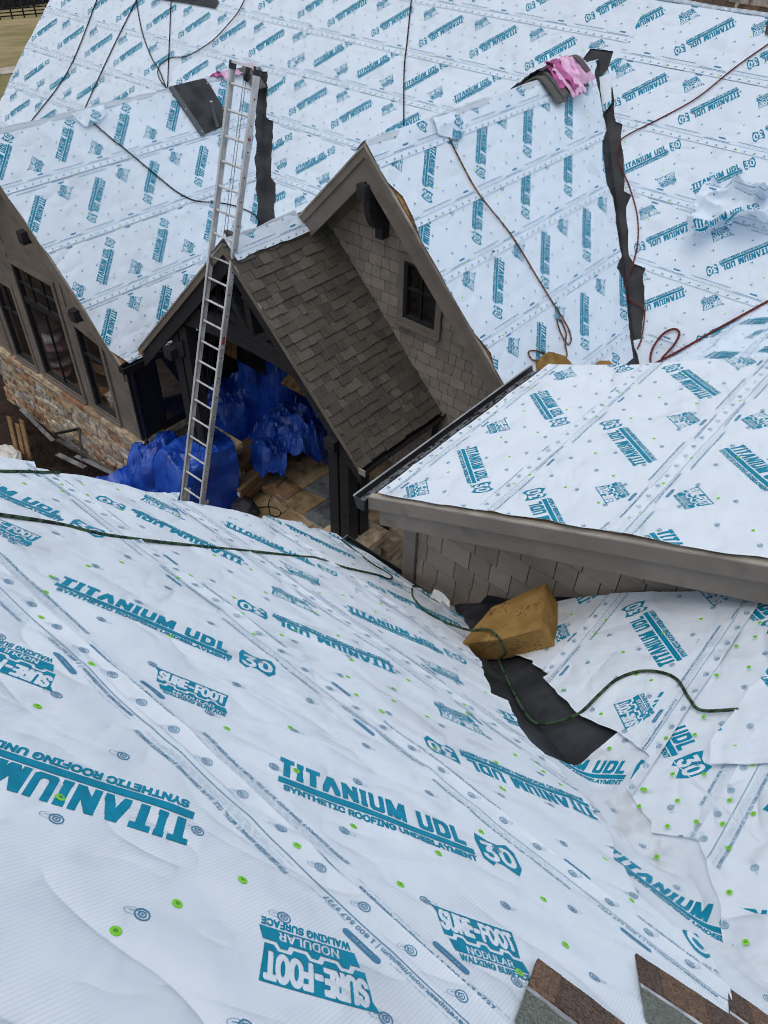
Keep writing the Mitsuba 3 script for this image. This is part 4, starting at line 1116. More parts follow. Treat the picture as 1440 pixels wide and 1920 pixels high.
add(k + '__rake_board', wing_band(0.012, 0.026, 3.872, 3.93), 'trim_edge')
add(k + '__rake_board', wing_band(0.026, 0.155, 3.868, 3.92), 'trim')
add(k + '__rake_board', wing_band(0.155, 0.36, 3.91, 3.955, 3.26), 'trim')
add(k + '__soffit', wing_band(0.13, 0.15, 3.955, XW - 0.005), 'trim')
prof = Polygon([(0, 0), (0.085, 0), (0.125, 0.115), (0.112, 0.118), (0.078, 0.012), (0.010, 0.012), (0.010, 0.118), (0, 0.118)])
add('house__gutter', MB().prism(prof, (3.83, 3.37, 6.315), (0, 1, 0), ez, (2.90, 0, 0)), 'black_metal', label='open gutter along the edge of the low bright roof')
g = 'house__gutter_002'
add(g + '__mesh_guard', MB().prism(Polygon([(0.011, 0.075), (0.10, 0.060), (0.10, 0.064), (0.011, 0.079)]), (3.86, 3.37, 6.315), (0, 1, 0), ez, (2.86, 0, 0)), 'gutter_inner')
add(g + '__end_cap', MB().prism(Polygon([(0, 0), (0.085, 0), (0.125, 0.118), (0, 0.118)]), (3.822, 3.37, 6.315), (0, 1, 0), ez, (0.008, 0, 0)), 'black_metal')
add(g + '__rim', MB().aabb(3.82, 6.73, 3.482, 3.499, 6.428, 6.44), 'flashing')
mb = MB()
for i in range(60):
    x = 3.9 + 2.7 * rr.uniform(0, 1) ** 0.7
    mb.box((x, 3.41 + rr.uniform(-.02, .04), 6.385), (rr.uniform(.008, .03), 0, 0), (0, rr.uniform(.004, .012), 0), (0, 0, 0.004))
add('gutter_debris', mb, 'shingle_side', label='dark granules and crumbs in the open gutter', cat='debris', kind='stuff')

# ---- walls under the near slopes, and the gutter between them and the courtyard
k = 'house__garage_wall'
add(k, MB().aabb(-0.8, 3.9, 3.50, 3.60, -0.6, 5.55).prism(Polygon([(-0.8, 5.5), (3.9, 5.5), (-0.8, 10.1)]), (0, 3.50, 0), (1, 0, 0), ez, (0, 0.10, 0)).aabb(3.8, 3.9, 2.2, 3.5, -0.6, 5.4), 'siding_1', label='brown wall below the near slope')
prof = Polygon([(0, 0), (0.10, 0), (0.13, 0.11), (0.117, 0.113), (0.092, 0.012), (0.010, 0.012), (0.010, 0.113), (0, 0.113)])
add('house__gutter', MB().prism(prof, (4.11, 2.30, 5.225), (1, 0, 0), ez, (0, 1.66, 0)), 'black_metal', label='black gutter at the foot of the near slope')
g = 'house__gutter_003'
add(g + '__mesh_guard', MB().prism(Polygon([(0.011, 0.07), (0.11, 0.062), (0.11, 0.066), (0.011, 0.074)]), (4.11, 2.30, 5.225), (1, 0, 0), ez, (0, 1.62, 0)), 'window_frame')
add(g + '__end_cap', MB().prism(Polygon([(0, 0), (0.10, 0), (0.13, 0.113), (0, 0.113)]), (4.11, 3.96, 5.225), (1, 0, 0), ez, (0, 0.008, 0)), 'flashing')
v, f = grid_mesh(Polygon([(-2.5, 5.35), (-1.9, 5.85), (-1.4, 6.25), (-1.4, 6.36), (-1.85, 6.02), (-1.98, 5.90), (-2.20, 5.80), (-2.27, 5.62), (-2.5, 5.42)]), 0.05)
v3 = np.array([XW - 0.03, 0, 0]) + v[:, :1] * YR + v[:, 1:] * [0, 0, 1.0]
v3[:, 0] -= 0.03 * meshkit.fbm(v3 * 5, 3, 3) + 0.03 * np.clip(6.2 - v3[:, 2], 0, 1)
add('house__garage_roof__wall_flashing', trimesh.Trimesh(v3, f, process=False), 'membrane', True)

# ---- chimney and the rear slope beyond the ridge
c = thing('chimney', 'stone chimney beyond the ridge at the upper right corner', 'chimney')
add(c + '__core', MB().aabb(17.03, 18.4, 4.2, 5.92, 5.0, 9.9), 'mortar')
rubble(c, np.array([17.03, 0, 0]), YR, sbox(-5.95, 7.6, -4.2, 9.4), 0.22, 0.40, NX, 61)
rubble(c, np.array([0, 5.92, 0]), np.array([1.0, 0, 0]), sbox(17.0, 7.6, 18.4, 9.4), 0.22, 0.40, np.array([0, 1.0, 0]), 62)
k = 'house__rear_roof'
o, eb = np.array([15.9, 4.0, 7.45]), np.array([0.80, 0.0, 0.60])
add(k, MB().box(o + eb * 2.4 + [0, 4.0, 0], (0, 6.5, 0), eb * 2.5, np.array([-0.6, 0, 0.8]) * 0.04), 'shingle_umber', label='brown shingled rear slope beyond the ridge')
r = np.random.default_rng(77)
for i in range(14):
    y_ = -0.5 + r.uniform(0, .2)
    while y_ < 6.5:
        w_ = r.choice([0.16, 0.22, 0.3])
        p = o + eb * (0.16 * i) + np.array([0, y_ + 1.6, 0])
        nn = np.array([-0.6, 0, 0.8])
        if 5.6 < p[1] < 8.3:
            add(k + '__shingle', MB().box(p + eb * 0.085 + nn * (0.042 + r.choice([0.003, 0.009])), (0, w_ / 2 - 0.003, 0), eb * 0.09, nn * 0.006), ('shingle_brown', 'shingle_umber')[r.integers(2)])
        y_ += w_
#### THINGS
# ---- ladder
lad = thing('extension_ladder', 'long aluminium ladder leaning against the peak of the porch roof', 'ladder')
PT = np.array([7.13, 8.36, 8.26])
DL = np.array([-0.318, -0.012, -0.948])
DL /= np.linalg.norm(DL)
DN = np.cross(DL, [0, 1.0, 0])
DN /= np.linalg.norm(DN)                 # across the rails
if DN[0] > 0:
    DN = -DN                              # towards the eye
LEN = 8.05


def rail(y, s0, s1, off, w=0.036, d=0.088):
    mb = MB()
    t = 0.006
    a, b = PT + DL * s0, PT + DL * s1
    c = (a + b) / 2 + np.array([0, y, 0]) + DN * off
    hl = DL * (s1 - s0) / 2
    sg = 1 if y > 0 else -1
    mb.box(c + np.array([0, sg * (w / 2 - t / 2), 0]), hl, (0, t / 2, 0), DN * d / 2)
    for q in (-1, 1):
        mb.box(c + DN * q * (d / 2 - t / 2) - np.array([0, sg * t / 2, 0]), hl, (0, w / 2 - t / 2, 0), DN * t / 2)
    return mb


for y in (-0.225, 0.225):
    add(lad + '__rail', rail(y, -0.24, 6.35, 0.0), 'aluminium')
    add(lad + '__rail', rail(y, 5.9, LEN, -0.080), 'aluminium')
for i in range(27):
    p = PT + DL * (0.309 * i)
    off = 0.0 if i < 21 else -0.08
    a, b = p + [0, -0.215, 0] + DN * off, p + [0, 0.215, 0] + DN * off
    add(lad + '__rung', MB().tube(np.linspace(a, b, 7), [0.022, 0.0175, 0.0165, 0.0165, 0.0165, 0.0175, 0.022], 12), 'aluminium', 40)
    if i < 20:
        m = trimesh.creation.cylinder(0.012, 0.004, sections=10)
        R = np.eye(4)
        R[:3, :3] = np.array([[1, 0, 0], [0, 0, 1], [0, -1, 0.0]]).T
        m.apply_transform(R)
        add(lad + '__rung_hole', trimesh.Trimesh(m.vertices + p + [0, -0.2435, 0] + DL * 0.10, m.faces, process=False), 'black_metal')
add(lad + '__top_bar', MB().box(PT + DL * -0.245, (0, 0.245, 0), DN * 0.045, DL * 0.016), 'aluminium')
for y in (-0.225, 0.225):
    add(lad + '__rail_tip', MB().box(PT + DL * -0.21 + [0, y, 0], (0, 0.020, 0), DN * 0.046, DL * 0.05), 'black_metal')
    add(lad + '__foot', MB().box(PT + DL * (LEN + 0.03) + [0, y, 0] - DN * 0.08, (0, 0.03, 0), DN * 0.06, DL * 0.05), 'black_metal')
m = trimesh.creation.torus(0.045, 0.014, 16, 8)
R = np.eye(4)
R[:3, :3] = np.array([[1, 0, 0], [0, 0, 1], [0, -1, 0.0]]).T
m.apply_transform(R)
add(lad + '__pulley', MB().tm(trimesh.Trimesh(m.vertices + PT + DL * -0.12 + [0, -0.06, 0], m.faces, process=False)).box(PT + DL * -0.16 + [0, -0.06, 0], (0, 0.02, 0), DN * 0.02, DL * 0.07), 'black_metal', 40)
add(lad + '__cord', MB().tube([PT + DL * s + [0, -0.06 + 0.01 * math.sin(s), 0] + DN * 0.01 for s in np.linspace(-0.1, 7.6, 30)], 0.004, 5).tube([PT + DL * s + [0, 0.03 + 0.02 * math.sin(s * 0.7), 0] + DN * -0.03 for s in np.linspace(-0.1, 7.0, 30)], 0.004, 5), 'rope_black')
for s, l, sd, m_ in ((0.45, 0.10, 0, 'sticker_white'), (0.55, 0.035, 0, 'sticker_red'), (2.35, 0.10, 0, 'sticker_white'), (3.25, 0.07, 0, 'sticker_red'), (3.32, 0.03, 0, 'sticker_white'), (4.0, 0.09, 0, 'sticker_white'), (4.35, 0.08, 1, 'sticker_white'), (5.35, 0.09, 0, 'sticker_white'), (5.35, 0.07, 1, 'sticker_yellow'), (6.0, 0.05, 0, 'sticker_red'), (1.55, 0.06, 1, 'sticker_white')):
    if sd == 0:
        add(lad + '__label', MB().box(PT + DL * s + [0, -0.2438, 0], DN * 0.024, (0, 0.0008, 0), DL * l), m_)
    else:
        add(lad + '__label', MB().box(PT + DL * s + [0, 0.2438, 0], DN * 0.024, (0, 0.0008, 0), DL * l), m_)


# ---- ropes
def rope(name, label, pts, rad, m_, roof=None, off=0.0, group=None, sides=8):
    p = np.array(pts, float)
    if roof is not None:
        w = roof.ab(p[:, :2])
        p = roof.pos(w, off + rad)
    return add(name, MB().tube(smooth_path(p, 8), rad, sides), m_, True, label=label, cat='rope', group=group)


rope('rope', 'straight black rope at far left running down the main slope', [(13.4, 20.6, 0), (13.17, 20.63, 0), (11.75, 20.41, 0), (10.61, 20.93, 0)], 0.013, 'rope_black', main, 0.03)
rope('rope', 'second straight black rope from the left on the main slope, ending at a torn flap', [(13.5, 19.14, 0), (13.33, 19.14, 0), (12.28, 19.16, 0), (11.2, 19.11, 0)], 0.013, 'rope_black', main, 0.03)
rope('rope', 'slack curved black rope reaching the corner of the black vent panel', [(13.45, 19.4, 0), (13.32, 19.24, 0), (12.98, 18.77, 0), (12.65, 18.23, 0), (12.36, 17.62, 0), (12.21, 17.2, 0), (11.97, 16.7, 0)], 0.012, 'rope_black', main, 0.03)
rope('rope', 'straight black rope hanging down to the corner of the black vent panel', [(13.6, 18.1, 0), (13.46, 18.01, 0), (12.85, 17.45, 0), (11.98, 16.65, 0)], 0.012, 'rope_black', main, 0.035)
rope('rope', 'black rope sweeping in a wide curve and hooking round above the vent panel', [(13.9, 15.6, 0), (13.71, 15.61, 0), (13.44, 15.61, 0), (13.2, 15.73, 0), (12.93, 15.92, 0), (12.73, 16.18, 0), (12.59, 16.42, 0), (12.52, 16.63, 0), (12.46, 16.96, 0), (12.34, 17.19, 0), (12.22, 17.23, 0), (12.12, 17.13, 0), (12.02, 16.88, 0), (11.97, 16.66, 0)], 0.011, 'rope_black', main, 0.045)
rope('rope', 'single black rope in the middle of the main slope above the small window gable', [(14.5, 11.45, 0), (14.18, 11.29, 0), (13.59, 10.89, 0), (13.15, 10.59, 0), (12.44, 9.98, 0)], 0.012, 'rope_black', main, 0.03)
rope('rope', 'black rope lying slack across the gable roof behind the ladder', [(8.23, 14.05, 0), (8.44, 13.71, 0), (8.54, 13.58, 0), (8.83, 13.13, 0), (9.04, 12.83, 0), (9.3, 12.64, 0), (9.72, 12.52, 0), (10.04, 12.4, 0), (10.35, 12.2, 0), (10.40, 12.0, 0)], 0.012, 'rope_black', gab, 0.035)
rope('rope', 'brown rope looped on itself down the slope right of the small window', [(9.28, 6.69, 0), (9.25, 6.53, 0), (9.24, 6.09, 0), (9.42, 5.58, 0), (9.47, 5.02, 0), (9.51, 4.67, 0), (9.52, 4.50, 0), (9.46, 4.38, 0), (9.35, 4.35, 0), (9.31, 4.41, 0), (9.33, 4.53, 0), (9.39, 4.62, 0), (9.46, 4.60, 0), (9.44, 4.50, 0), (9.40, 4.44, 0), (9.28, 4.37, 0), (9.16, 4.26, 0), (8.87, 4.35, 0), (8.66, 4.39, 0), (8.50, 4.44, 0), (8.50, 4.52, 0), (8.61, 4.51, 0), (8.80, 4.42, 0)], 0.011, 'rope_brown', ent, 0.032)
rope('rope', 'red rope winding down beside the black valley strip on the right', [(14.55, 4.2, 0), (14.4, 4.33, 0), (14.04, 4.66, 0), (13.63, 4.97, 0), (13.31, 5.36, 0), (13.04, 5.73, 0), (12.93, 5.8, 0), (12.77, 5.71, 0), (12.62, 5.5, 0), (12.46, 5.25, 0), (12.19, 4.91, 0), (11.91, 4.68, 0), (11.64, 4.56, 0), (11.48, 4.53, 0), (11.3, 4.42, 0), (11.26, 4.29, 0), (11.23, 4.09, 0), (11.18, 4.0, 0), (10.92, 3.85, 0), (10.79, 3.82, 0)], 0.011, 'rope_red', main, 0.035)
rope('rope', 'thick dark red rope along the fold at the right edge, curling into a loop', [(12.4, 1.78, 5.64 + .70), (11.71, 2.44, 5.68), (11.24, 2.91, 5.21), (10.95, 3.18, 4.93), (10.73, 3.40, 4.72), (10.62, 3.50, 4.66), (10.78, 3.60, 4.80), (10.98, 3.58, 4.98), (11.08, 3.47, 5.08), (11.06, 3.36, 5.06), (10.92, 3.34, 4.93), (10.72, 3.40, 4.75)], 0.017, 'rope_red')
rope('rope', 'green braided rope stretched across the foreground slope and doubling back along the gutter', [(0.55, 2.75, 0), (0.8, 2.8, 0), (1.02, 2.82, 0), (1.24, 2.79, 0), (1.72, 2.87, 0), (2.24, 2.98, 0), (2.75, 3.08, 0), (2.95, 3.12, 0), (3.18, 3.04, 0), (3.55, 3.02, 0), (3.69, 2.97, 0), (3.83, 3.05, 0), (3.86, 3.14, 0), (3.84, 3.31, 0), (3.90, 3.53, 0), (3.96, 3.72, 0), (4.0, 3.85, 0)], 0.0085, 'rope_green', near, 0.030, sides=10)
rope('rope', 'green rope end at the far left along the roof edge above the mulch bed', [(0.7, 3.2, 0), (1.06, 3.42, 0), (1.21, 3.52, 0), (1.44, 3.66, 0)], 0.009, 'rope_green', near, 0.028, sides=10)
w1 = near.pos(near.ab([(4.09, 2.84), (4.02, 2.92), (3.90, 2.86), (3.74, 2.74), (3.60, 2.62), (3.45, 2.41), (3.44, 2.28), (3.48, 2.20)]), 0.036)
w2 = side.pos(side.ab([(3.42, 1.76), (3.42, 1.65), (3.40, 1.56), (3.345, 1.48), (3.31, 1.44)]), [0.246, 0.254, 0.256, 0.250, 0.236])
w3 = np.vstack([side.pos(side.ab([(3.295, 1.425), (3.315, 1.46), (3.35, 1.565), (3.30, 1.53), (3.21, 1.45)]), [0.19, 0.11, 0.03, 0.018, 0.015]),
                near.pos(near.ab([(2.97, 1.26), (2.75, 1.07), (2.67, 0.95)]), 0.016), side.pos(side.ab([(2.75, 0.85), (2.83, 0.73), (3.01, 0.70), (3.16, 0.67), (3.25, 0.59), (3.26, 0.48), (3.20, 0.36), (3.04, 0.24), (2.95, 0.15), (2.98, 0.0)]), [0.022] + [0.042] * 9)])
add('rope', MB().tube(smooth_path(np.vstack([w1, w2, w3]), 8), 0.0095, 10), 'rope_green', True, label='green rope draped over the big foam block and snaking across the near right slope', cat='rope')


# ---- foam blocks
def foam_block(name, label, top, thick, roof, bulge=0.012, group=None, bottom=None, seed=0):
    g = Polygon(roof.ab(top))
    g = g.buffer(-0.015).buffer(0.015, quad_segs=3)
    pts = np.array(g.exterior.coords)[:-1]
    lo = affinity.scale(g, 0.985, 0.985)
    bot = np.array(lo.exterior.coords)[:-1] if bottom is None else roof.ab(bottom)
    hull = trimesh.Trimesh(np.vstack([roof.pos(np.array(g.buffer(-0.008).exterior.coords), thick), roof.pos(pts, thick - 0.012), roof.pos(bot, 0.022)])).convex_hull
    v, f = trimesh.remesh.subdivide_to_size(hull.vertices, hull.faces, 0.035, max_iter=10)
    m = trimesh.Trimesh(v, f)
    m.merge_vertices()
    d = (meshkit.fbm(m.vertices * 5 + seed, 3, 1) - 0.5) * bulge * 2 + (meshkit.fbm(m.vertices * 26 + seed, 2, 2) - 0.5) * 0.006
    m.vertices = m.vertices + m.vertex_normals * d[:, None]
    return add(name, m, 'foam', 50, label=label, cat='foam block', group=group)


foam_block('foam_block', 'big tan foam block wedged in the valley below the shake-sided wall', [(3.27, 1.73), (3.45, 1.745), (3.75, 1.775), (4.07, 1.50), (3.46, 1.215), (3.33, 1.44)], 0.235, side, bottom=[(3.34, 1.73), (3.47, 1.745), (3.75, 1.775), (4.07, 1.50), (3.52, 1.24), (3.38, 1.50)])
foam_block('foam_block', 'tan foam wedge under the loop of the brown rope, beyond the low bright roof', [(8.45, 4.30), (8.55, 4.40), (8.80, 4.42), (9.05, 4.30), (9.18, 4.05), (8.9, 3.75), (8.45, 3.8)], 0.12, ent, seed=3)
foam_block('foam_block', 'tip of a tan foam wedge beside the foot of the black valley strip', [(9.60, 3.97), (9.74, 4.02), (9.93, 3.96), (10.0, 3.75), (9.6, 3.6)], 0.10, ent, seed=5)

# ---- shingles at the lower right
def shingle_strip(label, o, dirn, length, width, seed):
    """One starter shingle lying on the near slope: brown butt courses and the sage headlap with its clear tape."""
    k = thing('roof_shingle', label, 'shingle')
    r = np.random.default_rng(seed)
    u = np.array(dirn, float)
    u /= np.linalg.norm(u)
    v = np.array([u[1], -u[0]])
    o = near.ab([o])[0]
    F = lambda q: o + np.asarray(q)[:, :1] * u + np.asarray(q)[:, 1:] * v

    def piece(name, x0, x1, y0, y1, h0, h1, m_):
        n_ = max(2, int((x1 - x0) / 0.02))
        xs = np.linspace(x0, x1, n_)
        lo = np.c_[xs, y0 + 0.0022 * r.uniform(-1, 1, n_)]
        hi = np.c_[xs[::-1], y1 + 0.0022 * r.uniform(-1, 1, n_)]
        g = Polygon(F(np.vstack([lo, hi]))).buffer(0)
        add(k + '__' + name, near.slab(g, 0.034 + h1, h1 - h0), m_)
    w1 = width * 0.47
    piece('headlap', 0, length, w1, width, 0.0, 0.004, 'shingle_sage')
    piece('backing', 0, length, 0.0, w1, 0.0, 0.004, 'shingle_umber')
    piece('clear_strip', 0.0, length, w1 * 1.01, w1 * 1.01 + 0.020, 0.0042, 0.0052, 'clear_tape')
    x = 0.0
    for w_, m_ in zip([0.075, 0.15, 0.11, 0.19, 0.12, 0.2, 0.2], ['shingle_umber', 'shingle_brown', 'shingle_umber', 'shingle_brown', 'shingle_umber', 'shingle_brown', 'shingle_umber'][seed % 2:] + ['shingle_brown']):
        if x < length:
            piece('tab', x + 0.001, min(x + w_, length), 0.0, w1 * 0.99, 0.0042, 0.0085, m_)
        x += w_
    return k


shingle_strip('roof shingle at the bottom edge, leftmost of the three, brown tabs over a sage strip', (0.846, 0.126), (-0.207, -0.028), 0.95, 0.33, 1)
shingle_strip('middle one of the three roof shingles at the bottom edge, with a green cap nail', (1.192, -0.085), (-0.271, -0.075), 0.95, 0.35, 2)
shingle_strip('roof shingle in the bottom right corner, rightmost of the three', (1.387, -0.367), (-0.207, -0.028), 0.8, 0.33, 4)
# ---- torn sheets, paper, wrappers
def crumple_wave(seed, amp):
    def f(w):
        z = np.zeros(len(w))
        q = np.stack([w[:, 0] * 1.9 + w[:, 1] * 0.8, w[:, 1] * 2.1 - w[:, 0] * 0.5, z], -1)
        a = np.abs(meshkit.noise(q, seed) - 0.5) * 2
        b = np.abs(meshkit.noise(q * 2.3 + 4, seed + 1) - 0.5) * 2
        return amp * ((1 - a) ** 2 + 0.45 * (1 - b) ** 2 + 0.15 * meshkit.fbm(q * 4, 3, seed))
    return f


k = len(scene)
reg = main.plan(ragged([(12.72, 4.17), (12.76, 4.05), (12.68, 3.84), (12.78, 3.60), (12.72, 3.2), (12.70, 2.9), (12.42, 2.9), (12.40, 3.2), (12.28, 3.45), (12.34, 3.60), (12.15, 3.70), (12.03, 3.92), (11.99, 4.01), (12.09, 3.94), (12.28, 4.08), (12.47, 4.13), (12.72, 4.17)], 0.015, 0.08, 51))
loose = Roof('loose_sheet', main.p0, main.ea, main.eb, False, 0.04, 0.02, 71)
labels['loose_sheet'] = {'label': 'crumpled loose piece of printed underlayment lying on the main slope at the right', 'category': 'sheet'}
lay(loose, reg, [(17.45, -3.55, False)], base=0.05, step=0.0, grid=0.025, wave=crumple_wave(83, 0.34), sheet='torn_sheet')


def flap(name, label, roof, pts, a0, c, seed, amp=0.05, base=0.04, flip=False):
    rf = Roof(name, roof.p0, roof.ea, roof.eb, roof.full, 0.03, 0.02, seed)
    labels[name] = {'label': label, 'category': 'sheet'}
    lay(rf, roof.plan(ragged(pts, 0.008, 0.06, seed)), [(c, a0, flip)], base=base, step=0.0, grid=0.025, wave=crumple_wave(seed, amp), sheet='torn_sheet')


flap('torn_flap', 'torn flap of underlayment on the left gable ridge where a black rope ends', gab, [(7.96, 14.17), (8.66, 14.18), (8.60, 14.05), (8.38, 13.98), (8.05, 13.96)], 8.1, 19.6, 83, 0.03)
flap('torn_flap_001', 'torn flap of underlayment on the ridge where the brown rope is tied', ent, [(9.15, 6.90), (9.62, 6.90), (9.70, 6.72), (9.45, 6.62), (9.30, 6.66), (9.05, 6.74)], 9.3, 9.3, 85, 0.04)
flap('torn_flap_002', 'white scrap of underlayment hanging over the black strip beside the pink wrapping', main, [(13.62, 6.75), (13.66, 6.52), (13.35, 6.28), (13.15, 6.33), (13.18, 6.50), (13.42, 6.66)], -4.9, 19.0, 87, 0.02, 0.03)
flap('torn_flap_003', 'torn overlapping sheet with curled edge at the right border of the near slope', side, [(3.35, -0.02), (3.0, 0.01), (2.72, 0.03), (2.56, -0.02), (2.60, -0.14), (2.66, -0.35), (3.0, -0.5), (3.4, -0.5)], -3.3, 0.10, 89, 0.016, 0.026)
flap('torn_flap_004', 'torn scrap of printed underlayment at the eave under the white paper', near, [(4.05, 2.60), (4.15, 2.35), (4.0, 2.18), (3.86, 2.22), (3.80, 2.38), (3.86, 2.52)], 2.2, -5.6, 91, 0.05, 0.03)

v, f = subdivided(*triangulate(Polygon([(0, 0.02), (0.20, 0), (0.215, 0.05), (0.19, 0.10), (0.0, 0.11)])), 0.02)
z_ = 5.53 + 0.75 * v[:, 1] + 0.010 * np.sin(v[:, 0] * 23)
v = np.c_[3.97 + 0.60 * v[:, 1] + 0.012 * np.sin(v[:, 0] * 17), 2.69 - v[:, 0]]
add('paper_sheet', trimesh.Trimesh(np.c_[v, z_], f, process=False), 'paper', True, label='white sheet of paper by the gutter below the shake-sided wall', cat='paper')


def ridge_strip(roof_c, x0, width, half, lift, thick, m_, name, key, seed, droop=0.0, skew=0.0):
    """A strip hung over a ridge along x = x0: roof_c = (ridge y, ridge z)."""
    yr, zr = roof_c
    r = np.random.default_rng(seed)
    n_ = 28
    s = np.linspace(-half[0], half[1], n_)
    rad = 0.10
    prof = []
    for t in s:
        a = abs(t)
        h = math.sqrt(t * t + rad * rad) - rad * 0.6
        prof.append((yr - t, zr - h + lift))
    prof = np.array(prof)
    nx_ = 9
    V = []
    for side_ in (0, 1):
        for i in range(n_):
            for j in range(nx_):
                x = x0 + width * (j / (nx_ - 1) - 0.5) + skew * s[i]
                w_ = (0.022 * (meshkit.fbm(np.array([[x * 6, s[i] * 5, seed]]), 3)[0] - 0.5) + 0.016 * (0.5 - abs(meshkit.noise(np.array([[x * 13, s[i] * 11, seed + 5.0]]))[0] - 0.5) * 2)) * droop
                V.append((x, prof[i, 0], prof[i, 1] + w_ + thick * side_))
    V = np.array(V)
    F = []
    o = n_ * nx_
    for i in range(n_ - 1):
        for j in range(nx_ - 1):
            q = [i * nx_ + j, i * nx_ + j + 1, (i + 1) * nx_ + j + 1, (i + 1) * nx_ + j]
            F += [[q[0], q[1], q[2]], [q[0], q[2], q[3]], [o + q[0], o + q[2], o + q[1]], [o + q[0], o + q[3], o + q[2]]]
    for i in range(n_ - 1):
        for j in (0, nx_ - 1):
            a, b = i * nx_ + j, (i + 1) * nx_ + j
            F += [[a, b, b + o], [a, b + o, a + o]]
    for i in (0, n_ - 1):
        for j in range(nx_ - 1):
            a, b = i * nx_ + j, i * nx_ + j + 1
            F += [[a, b, b + o], [a, b + o, a + o]]
    add(key + '__' + name, trimesh.Trimesh(V, F, process=False), m_, 50)


pk = thing('shingle_bundle', 'opened bundle of grey shingles in torn pink wrapping, slumped over the ridge at upper right', 'shingle bundle')
rc = (6.92, 7.79)
ridge_strip(rc, 12.02, 0.30, (0.25, 0.40), 0.05, 0.03, 'strip_grey', 'shingle_strip', pk, 1, 0.3, 0.15)
ridge_strip(rc, 12.12, 0.18, (0.2, 0.38), 0.085, 0.025, 'strip_grey', 'shingle_strip', pk, 2, 0.3, 0.2)
ridge_strip(rc, 12.55, 0.75, (0.35, 0.36), 0.08, 0.02, 'strip_grey', 'shingle_strip', pk, 3, 0.5, 0.1)
ridge_strip(rc, 12.40, 0.42, (0.4, 0.44), 0.13, 0.012, 'wrapper_pink', 'wrapper', pk, 4, 4.0, 0.3)
ridge_strip(rc, 12.20, 0.16, (0.5, 0.30), 0.12, 0.014, 'wrapper_magenta', 'wrapper', pk, 5, 4.0, 0.1)
ridge_strip(rc, 12.86, 0.45, (0.3, 0.36), 0.16, 0.014, 'wrapper_pink', 'wrapper', pk, 6, 3.5, 0.25)
ridge_strip(rc, 12.95, 0.14, (0.12, 0.28), 0.20, 0.008, 'strip_grey', 'shingle_strip', pk, 7, 0.5, 0.2)
ridge_strip(rc, 12.10, 0.40, (0.50, 0.02), 0.15, 0.016, 'membrane', 'torn_film', pk, 8, 3.0, 0.1)
ridge_strip(rc, 12.62, 0.30, (0.2, 0.47), 0.185, 0.012, 'wrapper_pink', 'wrapper', pk, 9, 5.0, -0.15)
ridge_strip(rc, 12.30, 0.12, (0.1, 0.42), 0.19, 0.012, 'wrapper_magenta', 'wrapper', pk, 10, 5.0, 0.35)
pk = thing('shingle_bundle', 'torn pink wrapping with a grey shingle, half hidden behind the ladder top', 'shingle bundle')
rc = (14.2, 6.68)
ridge_strip(rc, 11.75, 0.5, (0.3, 0.14), 0.05, 0.012, 'wrapper_pink', 'wrapper', pk, 11, 4.0, 0.3)
ridge_strip(rc, 11.45, 0.16, (0.2, 0.08), 0.06, 0.012, 'wrapper_magenta', 'wrapper', pk, 12, 4.0, 0.3)
ridge_strip(rc, 12.20, 0.34, (0.2, 0.42), 0.05, 0.02, 'strip_grey', 'shingle_strip', pk, 13, 0.4, 0.1)
ridge_strip(rc, 12.34, 0.12, (0.2, 0.2), 0.09, 0.012, 'wrapper_pink', 'wrapper', pk, 14, 3.0, 0.1)

# black vent panel with its pipe
k = uniq('house__vent_panel')
reg = gab.plan([(10.21, 14.205), (11.10, 14.205), (11.13, 14.10), (11.12, 13.65), (10.98, 13.50), (10.26, 13.45)])
add(k, gab.slab(reg, 0.060, 0.022), 'membrane', label='black vent panel on the left gable roof with a short pipe')
add(k + '__flange', gab.slab(gab.plan([(10.19, 14.20), (10.30, 14.20), (10.36, 13.45), (10.25, 13.44)]), 0.066, 0.028), 'lead_pipe')
p0 = gab.at(10.72, 13.50, 0.05)
p1 = gab.at(10.70, 13.58, 0.10) + np.array([-0.02, 0.0, 0.20])
add(k + '__vent_pipe', MB().tube([p0, gab.at(10.72, 13.55, 0.09), p1, p1 + [0, 0, 0.16]], [0.05, 0.045, 0.036, 0.036], 12), 'lead_pipe', 40)
add(k + '__pipe_mouth', MB().tube([p1 + [0, 0, 0.161], p1 + [0, 0, 0.165]], 0.030, 12), 'sticker_white')
for x, y in ((11.08, 14.12), (11.09, 13.72), (10.26, 13.85), (10.32, 13.5), (10.9, 13.52)):
    q = gab.at(x, y, 0.068)
    add(k + '__nail_head', MB().tube([q, q + gab.n * 0.004], 0.012, 8), 'sticker_white')

# ---- the courtyard: ground, patio, steps
def gz(x, y):
    r = np.hypot(x - 9, y - 10)
    far = -0.45 - 0.1155 * np.clip(r - 22, 0, 400)
    h = -0.30 + 0.95 * np.clip((11.6 - y) / 1.6, 0, 1) * (y < 30)
    h = h + 0.10 * (meshkit.fbm(np.stack([x * 0.8, y * 0.8, x * 0], -1), 3, 9) - 0.5)
    t = np.clip((r - 12) / 10, 0, 1)
    roll = 1.6 * (meshkit.fbm(np.stack([x * 0.02, y * 0.02, x * 0], -1), 3, 4) - 0.5) * np.clip((r - 30) / 60, 0, 1)
    return h * (1 - t) + (far + roll) * t


def axis(c, inner, outer, n_in, n_out):
    a = np.linspace(c - inner, c + inner, n_in)
    s = np.linspace(0, 1, n_out)[1:] ** 2.2 * (outer - inner)
    return np.concatenate([(c - inner - s)[::-1], a, c + inner + s])


